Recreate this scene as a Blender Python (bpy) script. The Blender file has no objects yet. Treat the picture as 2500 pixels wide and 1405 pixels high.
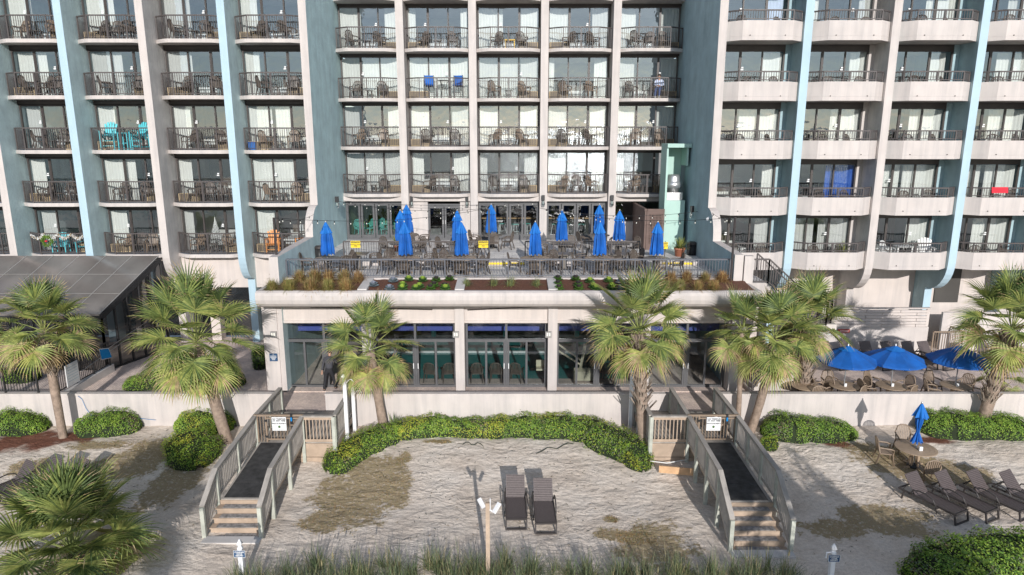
import bpy, math, random
from mathutils import Vector, Matrix, noise
R=math.radians; PI=math.pi
scene=bpy.context.scene; COL=scene.collection
rnd=random.Random(11)
# ------------------------------------------------------------------ camera numbers
H=12.0; PITCH=R(12.5); F=1680.0
cP,sP=math.cos(PITCH),math.sin(PITCH)
def ray(u,v):
    a=(u-1250)/F; b=(v-702.5)/F
    return Vector((a, cP-b*sP, -sP-b*cP))
def atY(u,v,Y):
    d=ray(u,v); t=Y/d.y; return Vector((d.x*t,Y,H+d.z*t))
def atZ(u,v,z):
    d=ray(u,v); t=(z-H)/d.z; return Vector((d.x*t,d.y*t,z))
# ------------------------------------------------------------------ materials
M={}
def nodes(name):
    m=bpy.data.materials.new(name); m.use_nodes=True; nt=m.node_tree
    b=nt.nodes['Principled BSDF']; M[name]=m; return m,nt,b
def noise_node(nt,scale,detail=4,vec=None,rough=.55,stretch=None):
    n=nt.nodes.new('ShaderNodeTexNoise'); n.inputs['Scale'].default_value=scale; n.inputs['Detail'].default_value=detail; n.inputs['Roughness'].default_value=rough
    g=nt.nodes.new('ShaderNodeNewGeometry'); src=g.outputs['Position']
    if vec=='obj':
        tc=nt.nodes.new('ShaderNodeTexCoord'); src=tc.outputs['Object']
    if stretch:
        mp=nt.nodes.new('ShaderNodeMapping'); mp.inputs['Scale'].default_value=stretch; nt.links.new(src,mp.inputs['Vector']); src=mp.outputs['Vector']
    nt.links.new(src,n.inputs['Vector']); return n
def ramp(nt,fac,stops):
    r=nt.nodes.new('ShaderNodeValToRGB'); cr=r.color_ramp
    while len(cr.elements)>1: cr.elements.remove(cr.elements[-1])
    cr.elements[0].position=stops[0][0]; cr.elements[0].color=(*stops[0][1],1)
    for p,c in stops[1:]:
        e=cr.elements.new(p); e.color=(*c,1)
    nt.links.new(fac,r.inputs['Fac']); return r.outputs['Color']
def mixc(nt,fac,a,b,mode='MIX'):
    m=nt.nodes.new('ShaderNodeMix'); m.data_type='RGBA'; m.blend_type=mode
    for s,v in ((0,fac),(6,a),(7,b)):
        if isinstance(v,(int,float)): m.inputs[s].default_value=v
        elif isinstance(v,tuple): m.inputs[s].default_value=(*v,1)
        else: nt.links.new(v,m.inputs[s])
    return m.outputs[2]
def bump(nt,b,h,strength=.3,dist=.02,prev=None):
    n=nt.nodes.new('ShaderNodeBump'); n.inputs['Strength'].default_value=strength; n.inputs['Distance'].default_value=dist
    nt.links.new(h,n.inputs['Height'])
    if prev is not None: nt.links.new(prev,n.inputs['Normal'])
    nt.links.new(n.outputs['Normal'],b.inputs['Normal']); return n.outputs['Normal']
def mat(name,col,rough=.6,var=.12,vs=2.0,bs=0,bst=.3,bd=.01,metal=0,stretch=None,streak=0,spec=.5,vec=None):
    m,nt,b=nodes(name)
    lo=tuple(max(0,c*(1-var)) for c in col); hi=tuple(min(1,c*(1+var)) for c in col)
    n=noise_node(nt,vs,5,vec,stretch=stretch)
    c=ramp(nt,n.outputs['Fac'],[(.3,lo),(.7,hi)])
    if streak:
        n2=noise_node(nt,1.0,5,None,.7,(3.2,3.2,.22))
        d=tuple(x*(1-streak) for x in (1,1.02,1.04))
        c=mixc(nt,1.0,c,ramp(nt,n2.outputs['Fac'],[(.42,(1,1,1)),(.72,d)]),'MULTIPLY')
    nt.links.new(c,b.inputs['Base Color'])
    b.inputs['Roughness'].default_value=rough; b.inputs['Metallic'].default_value=metal; b.inputs['Specular IOR Level'].default_value=spec
    if bs:
        n3=noise_node(nt,bs,4,vec); bump(nt,b,n3.outputs['Fac'],bst,bd)
    return m
def leafmat(name,col,var=.25,trans=.3,rough=.5,vs=9):
    m,nt,b=nodes(name)
    n=noise_node(nt,vs,3); n2=noise_node(nt,1.1,2)
    lo=tuple(c*(1-var) for c in col); hi=tuple(c*(1+var) for c in col)
    c=ramp(nt,n.outputs['Fac'],[(.35,lo),(.65,hi)])
    c=mixc(nt,1.0,c,ramp(nt,n2.outputs['Fac'],[(.35,(.85,.9,.9)),(.65,(1.15,1.1,1.0))]),'MULTIPLY')
    nt.links.new(c,b.inputs['Base Color']); b.inputs['Roughness'].default_value=rough; b.inputs['Specular IOR Level'].default_value=.35
    t=nt.nodes.new('ShaderNodeBsdfTranslucent'); nt.links.new(c,t.inputs['Color'])
    mx=nt.nodes.new('ShaderNodeMixShader'); mx.inputs[0].default_value=trans
    nt.links.new(b.outputs[0],mx.inputs[1]); nt.links.new(t.outputs[0],mx.inputs[2])
    nt.links.new(mx.outputs[0],nt.nodes['Material Output'].inputs['Surface']); return m
def glassmat(name,tint,refl=.10,ior=1.5,wave=.004,gcol=(.95,.97,1),bscale=1.6):
    m=bpy.data.materials.new(name); m.use_nodes=True; nt=m.node_tree; M[name]=m
    nt.nodes.remove(nt.nodes['Principled BSDF'])
    t=nt.nodes.new('ShaderNodeBsdfTransparent'); t.inputs['Color'].default_value=(*tint,1)
    g=nt.nodes.new('ShaderNodeBsdfGlossy'); g.inputs['Roughness'].default_value=.0; g.inputs['Color'].default_value=(*gcol,1)
    fr=nt.nodes.new('ShaderNodeFresnel'); fr.inputs['IOR'].default_value=ior
    ad=nt.nodes.new('ShaderNodeMath'); ad.operation='ADD'; ad.inputs[1].default_value=refl; nt.links.new(fr.outputs[0],ad.inputs[0])
    mx=nt.nodes.new('ShaderNodeMixShader'); nt.links.new(ad.outputs[0],mx.inputs[0]); nt.links.new(t.outputs[0],mx.inputs[1]); nt.links.new(g.outputs[0],mx.inputs[2])
    n=noise_node(nt,bscale,2); bp=nt.nodes.new('ShaderNodeBump'); bp.inputs['Distance'].default_value=wave; bp.inputs['Strength'].default_value=1
    nt.links.new(n.outputs['Fac'],bp.inputs['Height']); nt.links.new(bp.outputs[0],g.inputs['Normal'])
    nt.links.new(mx.outputs[0],nt.nodes['Material Output'].inputs['Surface']); return m
def brickmat(name,c1,c2,mortar,scale,w=.5,h=.25,off=.5,rough=.8,bst=.3,rot=0,ms=.02):
    m,nt,b=nodes(name)
    g=nt.nodes.new('ShaderNodeNewGeometry'); mp=nt.nodes.new('ShaderNodeMapping'); mp.inputs['Rotation'].default_value=(0,0,rot)
    nt.links.new(g.outputs['Position'],mp.inputs['Vector'])
    br=nt.nodes.new('ShaderNodeTexBrick'); br.inputs['Scale'].default_value=scale; br.offset=off
    br.inputs['Brick Width'].default_value=w; br.inputs['Row Height'].default_value=h; br.inputs['Mortar Size'].default_value=ms
    br.inputs['Color1'].default_value=(*c1,1); br.inputs['Color2'].default_value=(*c2,1); br.inputs['Mortar'].default_value=(*mortar,1)
    nt.links.new(mp.outputs[0],br.inputs['Vector'])
    n=noise_node(nt,1.3,5); c=mixc(nt,1.0,br.outputs['Color'],ramp(nt,n.outputs['Fac'],[(.3,(.75,.75,.78)),(.7,(1.2,1.18,1.15))]),'MULTIPLY')
    n5=noise_node(nt,14,3); c=mixc(nt,1.0,c,ramp(nt,n5.outputs['Fac'],[(.3,(.85,.85,.85)),(.7,(1.15,1.15,1.15))]),'MULTIPLY')
    nt.links.new(c,b.inputs['Base Color']); b.inputs['Roughness'].default_value=rough
    bump(nt,b,br.outputs['Fac'],-bst,.01); return m
mat('stucco_white',(.575,.52,.49),.85,.06,1.2,26,.4,.014,streak=.20)
mat('stucco_cream',(.61,.54,.50),.85,.06,1.0,30,.3,.012,streak=.16)
mat('fin_blue',(.42,.56,.64),.8,.05,1.0,26,.3,.012,streak=.08)
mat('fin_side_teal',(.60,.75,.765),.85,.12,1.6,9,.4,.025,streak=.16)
mat('fin_side_shaded',(.36,.49,.53),.85,.12,1.2,9,.5,.04,streak=.15)  # darker copy of the teal, shade of the unlit sides put into the colour
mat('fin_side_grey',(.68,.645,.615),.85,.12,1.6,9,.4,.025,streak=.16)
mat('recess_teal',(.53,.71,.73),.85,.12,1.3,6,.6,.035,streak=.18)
mat('rail_brown',(.085,.072,.07),.5,.15,3)
mat('frame_bronze',(.055,.045,.042),.45,.15,3)
mat('frame_grey',(.10,.10,.105),.45,.12,3)
mat('rail_grey',(.11,.115,.135),.45,.12,3)
mat('concrete_floor',(.56,.53,.51),.8,.15,1.0,20,.2,.01)
mat('deck_floor',(.20,.215,.25),.6,.2,2.0)
mat('room_wall',(.56,.56,.55),.9,.08,.6)
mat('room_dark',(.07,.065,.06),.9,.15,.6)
mat('wall_olive',(.17,.24,.05),.8,.1,.5)
mat('curtain_white',(.80,.80,.76),.8,.05,2.0)
mat('curtain_blue',(.03,.12,.50),.8,.1,2.0)
mat('curtain_lilac',(.55,.62,.80),.8,.1,2.0)
mat('curtain_shade',(.62,.62,.60),.8,.04,2.0)
mat('ac_tan',(.55,.42,.24),.7,.1,2.0)
mat('sticker',(.8,.8,.8),.5,.02)
mat('resin_brown',(.125,.10,.082),.45,.15,4)
mat('resin_tan',(.27,.20,.145),.5,.12,4)
mat('resin_white',(.70,.70,.68),.45,.05,4)
mat('table_tan',(.36,.265,.185),.5,.12,3)
mat('table_grey',(.17,.15,.13),.45,.12,3)
mat('turquoise',(.10,.55,.62),.5,.08,4)
mat('mint',(.16,.60,.52),.5,.08,4)
mat('orange',(.75,.28,.05),.5,.1,4)
mat('yellow',(.80,.50,.04),.5,.06,3)
mat('umbrella_blue',(.004,.105,.42),.75,.24,1.6,12,.35,.02)
mat('umbrella_top',(.005,.145,.50),.75,.10,2.5)
mat('metal_white',(.80,.80,.82),.4,.04,3)
mat('metal_pole',(.50,.50,.50),.35,.1,3,metal=.6)
mat('wicker',(.125,.098,.095),.5,.2,18,60,.6,.01)
mat('wicker_frame',(.05,.043,.042),.4,.1,4)
mat('black_plastic',(.02,.02,.022),.5,.1,3)
mat('mat_worn',(.26,.245,.235),.9,.5,9,50,.3,.005)
mat('mat_black',(.045,.044,.044),.75,.5,4.5,50,.3,.005)
mat('terracotta',(.42,.16,.09),.8,.15,4)
mat('sign_white',(.78,.78,.78),.5,.03,2)
mat('sign_blue',(.02,.07,.16),.5,.05,2)
mat('sign_yellow',(.85,.62,.02),.5,.05,2)
mat('sign_red',(.45,.06,.04),.5,.1,2)
mat('ink_black',(.02,.02,.025),.6,.02,2)
mat('ink_white',(.8,.8,.8),.6,.02,2)
mat('mint_pale',(.44,.62,.55),.8,.05,1.0,24,.3,.012,streak=.08)
mat('steel',(.62,.62,.62),.35,.1,3,metal=.8)
mat('lattice_brown',(.15,.10,.085),.7,.12,3)
mat('mulch',(.13,.052,.03),.95,.35,14,40,.9,.03)
mat('wood_grey',(.37,.335,.30),.8,.28,3.0,18,.4,.006,stretch=(1,.25,1),vec='obj')
mat('wood_slat',(.43,.385,.34),.8,.2,3.0,18,.4,.006)
mat('wood_warm',(.42,.32,.24),.8,.2,3,20,.3,.006)
mat('wood_new',(.58,.36,.20),.75,.2,4,20,.3,.006)
mat('wood_mint',(.44,.45,.39),.8,.2,3,18,.4,.006)
mat('trunk',(.30,.225,.175),.9,.3,6,22,.9,.03)
mat('boot',(.36,.29,.235),.9,.3,8,20,.8,.02)
mat('teal_wall',(.05,.36,.33),.4,.15,.5)
mat('sky_reflection',(.09,.11,.42),.6,.1,.6)  # colour of the sky reflected along the top of the lower glass
mat('cream_plastic',(.60,.53,.40),.5,.08,3)
mat('skin',(.45,.26,.18),.55,.08,5)
mat('hair',(.04,.03,.025),.7,.1,5)
mat('cloth_grey',(.055,.055,.065),.85,.15,6)
mat('cloth_dark',(.018,.018,.022),.85,.15,6)
mat('cloth_denim',(.06,.10,.24),.85,.15,6)
mat('cloth_red',(.40,.08,.08),.85,.2,9)
mat('roof_dark',(.25,.225,.21),.16,.3,.5,metal=.45)
mat('roof_strip',(.30,.29,.28),.45,.1,1)
mat('pool_tile',(.06,.28,.27),.12,.15,1)
mat('blue_net',(.0,.22,.55),.5,.1,2)
mat('red_cloth',(.60,.02,.04),.8,.1,2)
mat('bulb',(.8,.78,.7),.3,.02,1)
mat('cabbage_purple',(.22,.24,.30),.7,.3,20)
mat('pvc',(.72,.72,.70),.5,.06,2)
leafmat('hedge_a',(.21,.36,.055)); leafmat('hedge_b',(.34,.47,.08)); leafmat('hedge_c',(.10,.20,.04))
leafmat('hedge_y',(.52,.52,.08)); leafmat('hedge_grey',(.24,.27,.17))
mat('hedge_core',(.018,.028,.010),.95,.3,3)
leafmat('palm_a',(.285,.34,.105)); leafmat('palm_b',(.14,.195,.07)); leafmat('palm_c',(.42,.44,.15)); leafmat('palm_tip',(.50,.38,.22))
leafmat('palm_dead',(.33,.24,.15),trans=.15); leafmat('palm_stem',(.30,.34,.12),trans=.1)
leafmat('hedge_brown',(.30,.22,.15)); leafmat('straw_a',(.44,.32,.15)); leafmat('straw_b',(.30,.29,.10)); leafmat('straw_c',(.36,.20,.10))
leafmat('blade_a',(.19,.24,.12)); leafmat('blade_b',(.36,.31,.18)); leafmat('blade_c',(.10,.13,.08))
leafmat('cab_green',(.10,.20,.06)); leafmat('cab_dark',(.07,.06,.06)); leafmat('cab_grey',(.22,.28,.33))
glassmat('glass_room',(.93,.955,.95),.155,wave=.008,gcol=(.84,.93,1.0))
glassmat('glass_shop',(.74,.80,.80),.09,wave=.006)
glassmat('glass_smoke',(.45,.46,.46),.06,wave=.004)
brickmat('pavers',(.78,.64,.56),(.64,.52,.46),(.46,.39,.35),3.2,.5,.25,rot=R(45),bst=.08)
brickmat('terrace_pavers',(.76,.73,.70),(.64,.62,.60),(.42,.41,.40),1.0,.9,.3,ms=.012,bst=.1)
brickmat('mesh_screen',(.5,.4,.3),(.5,.4,.3),(.1,.1,.1),8)
# ------------------------------------------------------------------ mesh builder
class MB:
    def __init__(s): s.v=[]; s.f=[]; s.m=[]; s.s=[]
    def add(s,vs,fs,m=0,sm=False):
        o=len(s.v); s.v+= [tuple(p) for p in vs]
        for f in fs: s.f.append(tuple(i+o for i in f)); s.m.append(m); s.s.append(sm)
        return s
    def box(s,x0,x1,y0,y1,z0,z1,m=0):
        return s.add([(x0,y0,z0),(x1,y0,z0),(x1,y1,z0),(x0,y1,z0),(x0,y0,z1),(x1,y0,z1),(x1,y1,z1),(x0,y1,z1)],
            [(0,3,2,1),(4,5,6,7),(0,1,5,4),(1,2,6,5),(2,3,7,6),(3,0,4,7)],m)
    def quad(s,a,b,c,d,m=0,sm=False): return s.add([a,b,c,d],[(0,1,2,3)],m,sm)
    def bar(s,p0,p1,w,h,m=0,up=(0,0,1)):
        p0=Vector(p0);p1=Vector(p1); d=(p1-p0)
        if d.length<1e-6: return s
        d.normalize(); u=Vector(up)
        if abs(d.dot(u))>.98: u=Vector((0,1,0))
        a=d.cross(u).normalized()*(w/2); b=a.cross(d).normalized()*(h/2)
        v=[p+q for p in (p0,p1) for q in (-a-b,a-b,a+b,-a+b)]
        return s.add(v,[(0,1,2,3),(7,6,5,4),(0,4,5,1),(1,5,6,2),(2,6,7,3),(3,7,4,0)],m)
    def tube(s,pts,rs,n=8,m=0,caps=True,sm=True):
        pts=[Vector(p) for p in pts]
        if not isinstance(rs,(list,tuple)): rs=[rs]*len(pts)
        vs=[]; ref=Vector((0,0,1))
        for i,p in enumerate(pts):
            d=(pts[min(i+1,len(pts)-1)]-pts[max(i-1,0)]).normalized()
            rf=ref if abs(d.dot(ref))<.95 else Vector((0,1,0))
            a=d.cross(rf).normalized(); b=a.cross(d).normalized()
            for k in range(n):
                t=2*PI*k/n; vs.append(p+(a*math.cos(t)+b*math.sin(t))*rs[i])
        fs=[(i*n+k,i*n+(k+1)%n,(i+1)*n+(k+1)%n,(i+1)*n+k) for i in range(len(pts)-1) for k in range(n)]
        s.add(vs,fs,m,sm)
        if caps:
            o=len(s.v)-len(vs); s.f.append(tuple(o+k for k in range(n))); s.m.append(m); s.s.append(False)
            s.f.append(tuple(o+(len(pts)-1)*n+k for k in range(n))); s.m.append(m); s.s.append(False)
        return s
    def lathe(s,prof,c=(0,0,0),n=24,m=0,sm=True):
        vs=[(c[0]+r*math.cos(2*PI*k/n),c[1]+r*math.sin(2*PI*k/n),c[2]+z) for r,z in prof for k in range(n)]
        fs=[(i*n+k,i*n+(k+1)%n,(i+1)*n+(k+1)%n,(i+1)*n+k) for i in range(len(prof)-1) for k in range(n)]
        return s.add(vs,fs,m,sm)
    def prism(s,poly,z0,z1,m=0):
        n=len(poly); vs=[(x,y,z0) for x,y in poly]+[(x,y,z1) for x,y in poly]
        return s.add(vs,[tuple(range(n-1,-1,-1)),tuple(range(n,2*n))]+[(i,(i+1)%n,n+(i+1)%n,n+i) for i in range(n)],m)
    def prismx(s,poly,x0,x1,m=0,ml=None,mr=None,mf=None):
        n=len(poly); vs=[(x0,y,z) for y,z in poly]+[(x1,y,z) for y,z in poly]
        s.add(vs,[tuple(range(n))],m if ml is None else ml)
        s.add(vs,[tuple(range(2*n-1,n-1,-1))],m if mr is None else mr)
        return s.add(vs,[(i,n+i,n+(i+1)%n,(i+1)%n) for i in range(n)],m)
    def xf(s,mtx):
        s.v=[tuple(mtx@Vector(p)) for p in s.v]; return s
    def build(s,name,mats,parent=None,world=False):
        me=bpy.data.meshes.new(name)
        off=Vector((0,0,0))
        if parent is not None and world:
            q=parent
            while q is not None: off+=q.location; q=q.parent
        me.from_pydata([(p[0]-off.x,p[1]-off.y,p[2]-off.z) for p in s.v],[],s.f)
        if not isinstance(mats,(list,tuple)): mats=[mats]
        for k in mats: me.materials.append(M[k])
        me.polygons.foreach_set('material_index',s.m); me.polygons.foreach_set('use_smooth',s.s); me.update()
        o=bpy.data.objects.new(name,me); COL.objects.link(o)
        if parent is not None: o.parent=parent
        return o
class Posts:
    def __init__(s): s.l=[]
    def bar(s,*a,**k): b=MB(); b.bar(*a,**k); s.l.append(b)
    def box(s,*a): b=MB(); b.box(*a); s.l.append(b)
    def build(s,name,m,par=None,world=False): return [b.build(name,m,par,world) for b in s.l]
def tag(o,label=None,cat=None,group=None,kind=None):
    if label: o['label']=label
    if cat: o['category']=cat
    if group: o['group']=group
    if kind: o['kind']=kind
    return o
def thing(name,loc=(0,0,0),label=None,cat=None,group=None,rz=0):
    o=bpy.data.objects.new(name,None); o.empty_display_size=.3; COL.objects.link(o); o.location=loc; o.rotation_euler=(0,0,rz)
    return tag(o,label,cat,group)
def copytree(o,parent=None):
    c=o.copy(); COL.objects.link(c); c.parent=parent
    for ch in list(o.children): copytree(ch,c)
    return c
class Proto:
    def __init__(s,root): s.o=root; s.used=False; s.ch=None
    def put(s,loc,rz,label,cat,group,sc=None):
        if s.used: o=copytree(s.o)
        else: o=s.o; s.used=True
        o.location=loc; o.rotation_euler=(0,0,rz); o['label']=label; o['category']=cat
        if group: o['group']=group
        if sc: o.scale=(sc,sc,sc)
        return o
def text(body,size,loc,mtx,m,parent,name='lettering',ex=.004):
    cu=bpy.data.curves.new('t','FONT'); cu.body=body; cu.size=size; cu.align_x='CENTER'; cu.align_y='CENTER'; cu.extrude=ex; cu.resolution_u=2
    cu.space_line=.9; cu.offset=size*.02
    t=bpy.data.objects.new('t',cu); COL.objects.link(t)
    dg=bpy.context.evaluated_depsgraph_get(); me=bpy.data.meshes.new_from_object(t.evaluated_get(dg))
    bpy.data.objects.remove(t); bpy.data.curves.remove(cu)
    me.materials.clear(); me.materials.append(M[m])
    o=bpy.data.objects.new(name,me); COL.objects.link(o); o.parent=parent
    me.transform(Matrix.Translation(loc)@mtx); return o
UP=Matrix.Rotation(R(90),4,'X')   # text facing -Y
ORD=['first','second','third','fourth','fifth','sixth','seventh','eighth','ninth','tenth','eleventh','twelfth']
# ================================================================== HOTEL
hotel=thing('hotel_building',(0,34,0),'pale hotel block with blue and white fins, rows of balconies and curtained glass doors','building')
PZ=1.0     # patio level
TZ=5.72    # terrace level
UZ=5.90    # upper terrace level
ZTOP=24.0
FX_L=[-29.7,-25.8,-21.9,-18.0,-14.1,-10.21]; FW=.38
FC_L=['stucco_white','stucco_white','fin_blue','stucco_white','fin_blue','stucco_white']
FX_R=[9.53,13.46,17.5,21.58,25.65,29.7]
FC_R=['stucco_white','fin_blue','stucco_white','fin_blue','stucco_white','fin_blue']
YFL,YFR=34.9,33.5
def fin(x,yf,front,sideL,sideR,zhook,hookdy,zpier,yback,flare=False):
    mb=MB(); pts=[(yf,ZTOP),(yback,ZTOP)]
    if flare:
        pts+=[(yback,zpier)]
        f=[(yf-1.15,zpier),(yf-1.15,7.25)]
        for k in range(1,9):
            t=k/8*PI/2; f.append((yf-1.15+1.15*(1-math.cos(t)) ,7.25+1.3*math.sin(t)**1.0))
        pts+=f
        pts=pts[:3]+f
    else:
        pts+=[(yback,zpier),(yf+hookdy,zpier),(yf+hookdy,zhook-1.55)]
        for k in range(9):
            t=k/8*PI/2; pts.append((yf+hookdy-.12-(hookdy-.12)*math.sin(t),zhook-1.55+1.55*(1-math.cos(t))))
    n=len(pts); vs=[(x,y,z) for y,z in pts]+[(x+FW,y,z) for y,z in pts]
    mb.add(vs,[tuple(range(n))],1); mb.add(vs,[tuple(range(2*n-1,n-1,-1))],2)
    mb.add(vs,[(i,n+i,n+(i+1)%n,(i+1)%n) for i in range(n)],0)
    return mb.build('fin',[front,sideL,sideR],hotel,True)
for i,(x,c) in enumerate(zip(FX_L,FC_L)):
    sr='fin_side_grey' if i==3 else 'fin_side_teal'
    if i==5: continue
    fin(x,YFL,c,'fin_side_shaded',sr,6.1,1.05,PZ,40.6)
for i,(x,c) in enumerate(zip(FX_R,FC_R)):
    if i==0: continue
    sl='fin_side_grey' if i==2 else 'fin_side_shaded'
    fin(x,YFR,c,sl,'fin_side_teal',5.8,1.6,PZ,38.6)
fin(FX_L[5],YFL,'stucco_white','fin_side_shaded','recess_teal',0,0,PZ,42.0,True)
fin(FX_R[0],YFR,'stucco_white','fin_side_shaded','fin_side_teal',0,0,PZ,42.0,True)
# side walls of the terrace, running forward from the flared fins
def sidewall(x,y0,y1,m0,m1,name='side_wall'):
    mb=MB(); mb.prismx([(y0,PZ),(y1,PZ),(y1,7.08),(y0,7.0)],x,x+FW,0,1,2); mb.build(name,['stucco_white',m0,m1],hotel,True)
sidewall(FX_L[5],28.45,33.75,'stucco_white','fin_side_teal')
sidewall(FX_R[0],29.0,32.35,'fin_side_shaded','stucco_white')
# ---- balcony and railing protos (local: x 0..W, y measured from the front line, z 0 = slab underside)
def chain(W,bow,c,ins=0):
    return [(ins,bow),(c,ins if ins else 0),(W-c,ins if ins else 0),(W-ins,bow)]
def slab_mesh(W,depth,bow,c,th,m):
    pts=[(0,bow)]
    K=5
    ex=1 if c<.7 else 1.5
    for k in range(1,K+1): 
        t=k/K; pts.append((c*t,bow*(1-t)**ex))
    for k in range(0 if ex==1 else 1,K+1):
        t=k/K; pts.append((W-c*(1-t),bow*t**ex))
    pts+=[(W,depth),(0,depth)]
    mb=MB(); mb.prism(pts,0,th,0); return mb,pts
def rail_mesh(W,bow,c,z0,z1,step=.115,posts=2):
    mb=MB(); P=[(.05,bow+.07),(c,.09),(W-c,.09),(W-.05,bow+.07)]
    for a,b in zip(P,P[1:]):
        A=Vector((a[0],a[1],0)); B=Vector((b[0],b[1],0)); L=(B-A).length
        mb.bar(A+Vector((0,0,z1-.03)),B+Vector((0,0,z1-.03)),.075,.06); mb.bar(A+Vector((0,0,z0+.08)),B+Vector((0,0,z0+.08)),.035,.035)
        n=max(2,round(L/step))
        for k in range(1,n):
            p=A.lerp(B,k/n); mb.bar(p+Vector((0,0,z0+.08)),p+Vector((0,0,z1-.05)),.02,.02,up=(0,1,0))
        for k in range(posts if L>1.5 else 1):
            p=A.lerp(B,k/(posts if L>1.5 else 1)); mb.bar(p+Vector((0,0,z0)),p+Vector((0,0,z1-.04)),.05,.05,up=(0,1,0))
    p=Vector((P[-1][0],P[-1][1],0)); mb.bar(p+Vector((0,0,z0)),p+Vector((0,0,z1-.04)),.05,.05,up=(0,1,0))
    return mb
cache={}
def balcony(kind,x,y,z,W,depth,bow,c):
    key=(kind,round(W,2))
    if key not in cache:
        if kind=='R':
            mb,pts=slab_mesh(W,depth,bow,c,.18,0); 
            P=[(0,bow),(c,0),(W-c,0),(W,bow)]; Q=[(0,bow+.14),(c+.03,.13),(W-c-.03,.13),(W,bow+.14)]
            for k in range(3):
                mb.prism([P[k],P[k+1],Q[k+1],Q[k]],.183,.86,0)
            for px in (c+.35,W-c-.35): mb.tube([(px,.01,.22),(px,-.04,.21)],.022,6,1)
            s=mb.build('balcony',['stucco_white','frame_bronze']); r=rail_mesh(W,bow,c,.86,1.34).build('railing','rail_brown',s)
        else:
            mb,pts=slab_mesh(W,depth,bow,c,.18,0); s=mb.build('balcony',['stucco_white'])
            f=MB(); f.prism([(px,py+.1 if py<depth-.1 else py-.02) for px,py in pts],.18,.186); 
            fl=f.build('deck','deck_floor',s)
            r=rail_mesh(W,bow,c,.18,1.30).build('railing','rail_brown',s)
        cache[key]=s; s.parent=hotel; o=s
    else: o=copytree(cache[key],hotel)
    o.location=Vector((x,y,z))-hotel.location; return o
def curtain_mb(x0,x1,z0,z1,y,rn):
    mb=MB(); n=max(6,int((x1-x0)/.035)); ph=rn.random()*9
    vs=[]
    for k in range(n+1):
        x=x0+(x1-x0)*k/n; w=.035*math.sin(x*2*PI/.17+ph)+.012*math.sin(x*31+ph)
        vs+=[(x,y+w,z0),(x,y+w*.6,z1)]
    mb.add(vs,[(2*k,2*k+2,2*k+3,2*k+1) for k in range(n)],0,True); return mb
def window(x,y,z,W,hh,curt,cm='curtain_white',seed=0,lower=None):
    rn=random.Random(seed)
    mb=MB(); fr=.07
    mb.box(0,W,-.05,.05,hh-.10,hh); mb.box(0,W,-.05,.05,0,.06)
    mb.box(0,fr,-.05,.05,.06,hh-.10); mb.box(W-fr,W,-.05,.05,.06,hh-.10)
    for k in (1,2):
        cx=W*k/3; mb.box(cx-.035,cx+.035,-.045,.045,.06,hh-.10)
    cx=W*(2 if rn.random()<.5 else 1)/3; mb.box(cx+.04,cx+.085,-.03,.03,.06,hh-.10)
    w=mb.build('window','frame_bronze',hotel); w.location=Vector((x,y,z))-hotel.location
    g=MB()
    for k in range(3):
        a=W*k/3+.03; b=W*(k+1)/3-.03; t=rn.uniform(-.006,.006); s=rn.uniform(-.006,.006)
        g.quad((a,t,.05),(b,-t,.05),(b,-t+s,hh-.09),(a,t+s,hh-.09))
    g.build('pane','glass_room',w)
    for a,b in curt:
        if b-a>.03: curtain_mb(W*a+.05,W*b-.05,.05,hh-.14,.16,rn).build('curtain','curtain_shade' if cm=='curtain_white' and rn.random()<.25 else cm,w)
    if rn.random()<.85:
        s=MB(); k=1 if rn.random()<.5 else 2; sx=W*k/3+(.06 if rn.random()<.5 else -.2); s.box(sx,sx+.13,-.062,-.056,1.32,1.38); s.box(sx+.03,sx+.13,-.062,-.056,1.41,1.47); s.build('sticker','sticker',w)
    return w
def ac(x,y,z,side,W):
    mb=MB(); w=1.05; x0=x+.12 if side==0 else x+W-w-.12
    mb.box(x0,x0+w,y-.30,y-.06,z,z+.42,0)
    for k in range(6): mb.box(x0+.04,x0+w-.04,y-.315,y-.30,z+.05+k*.06,z+.085+k*.06,1)
    mb.build('air_conditioner',['ac_tan','frame_bronze'],hotel,True)
CL=[[[(.02,.38)],[(.02,.45),(.85,1)],[(.02,.42)],[(0,.27),(.85,1)]],[[(.05,.5)],[(0,.48)],[(0,.38)],[(0,.25)]],
    [[(.05,.28)],[(0,.28)],[(0,.28)],[(0,.38),(.4,.68),(.85,1)]],[[(0,.25)],[(0,.5)],[(0,.22)],[(0,.7),(.92,1)]],[[(.05,.33)],[(0,.27)],[(0,.17)],[(0,.3)]]]
CC=[[[(0,.38),(.75,1)],[(0,.15),(.85,1)],[(0,.42),(.68,1)],[(0,.33),(.7,1)],[(0,.3),(.66,1)]],
    [[(0,1)],[(0,1)],[(0,.66),(.68,1)],[(0,.12),(.75,1)],[(0,.3),(.72,1)]],
    [[(0,.28),(.75,1)],[(0,.35),(.68,1)],[(0,.35),(.67,1)],[(0,.33),(.7,1)],[(0,.33),(.68,1)]],
    [[(0,1)],[(0,.22),(.7,1)],[(0,.15),(.75,1)],[(0,.33),(.75,1)],[(0,.18)]]]
CR=[[[(0,.08),(.66,.95)],[(0,.25),(.8,1)],[(0,.2),(.55,1)],[(.5,1)],[(.5,1)]],[[(.64,1)],[(.75,1)],[(.65,.95)],[(.45,1)],[(.5,1)]],
    [[(0,.06),(.38,1)],[(0,.1),(.55,1)],[(.5,1)],[(.45,1)],[(.4,1)]],[[(.8,1)],[(0,.18),(.55,1)],[(0,.48),(.5,1)],[(0,.48),(.52,1)],[(0,1)]],
    [[(0,.15),(.75,1)],[(0,.48),(.52,1)],[(.65,1)],[(0,.3),(.45,1)],[(.4,1)]]]
HH=2.28
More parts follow.
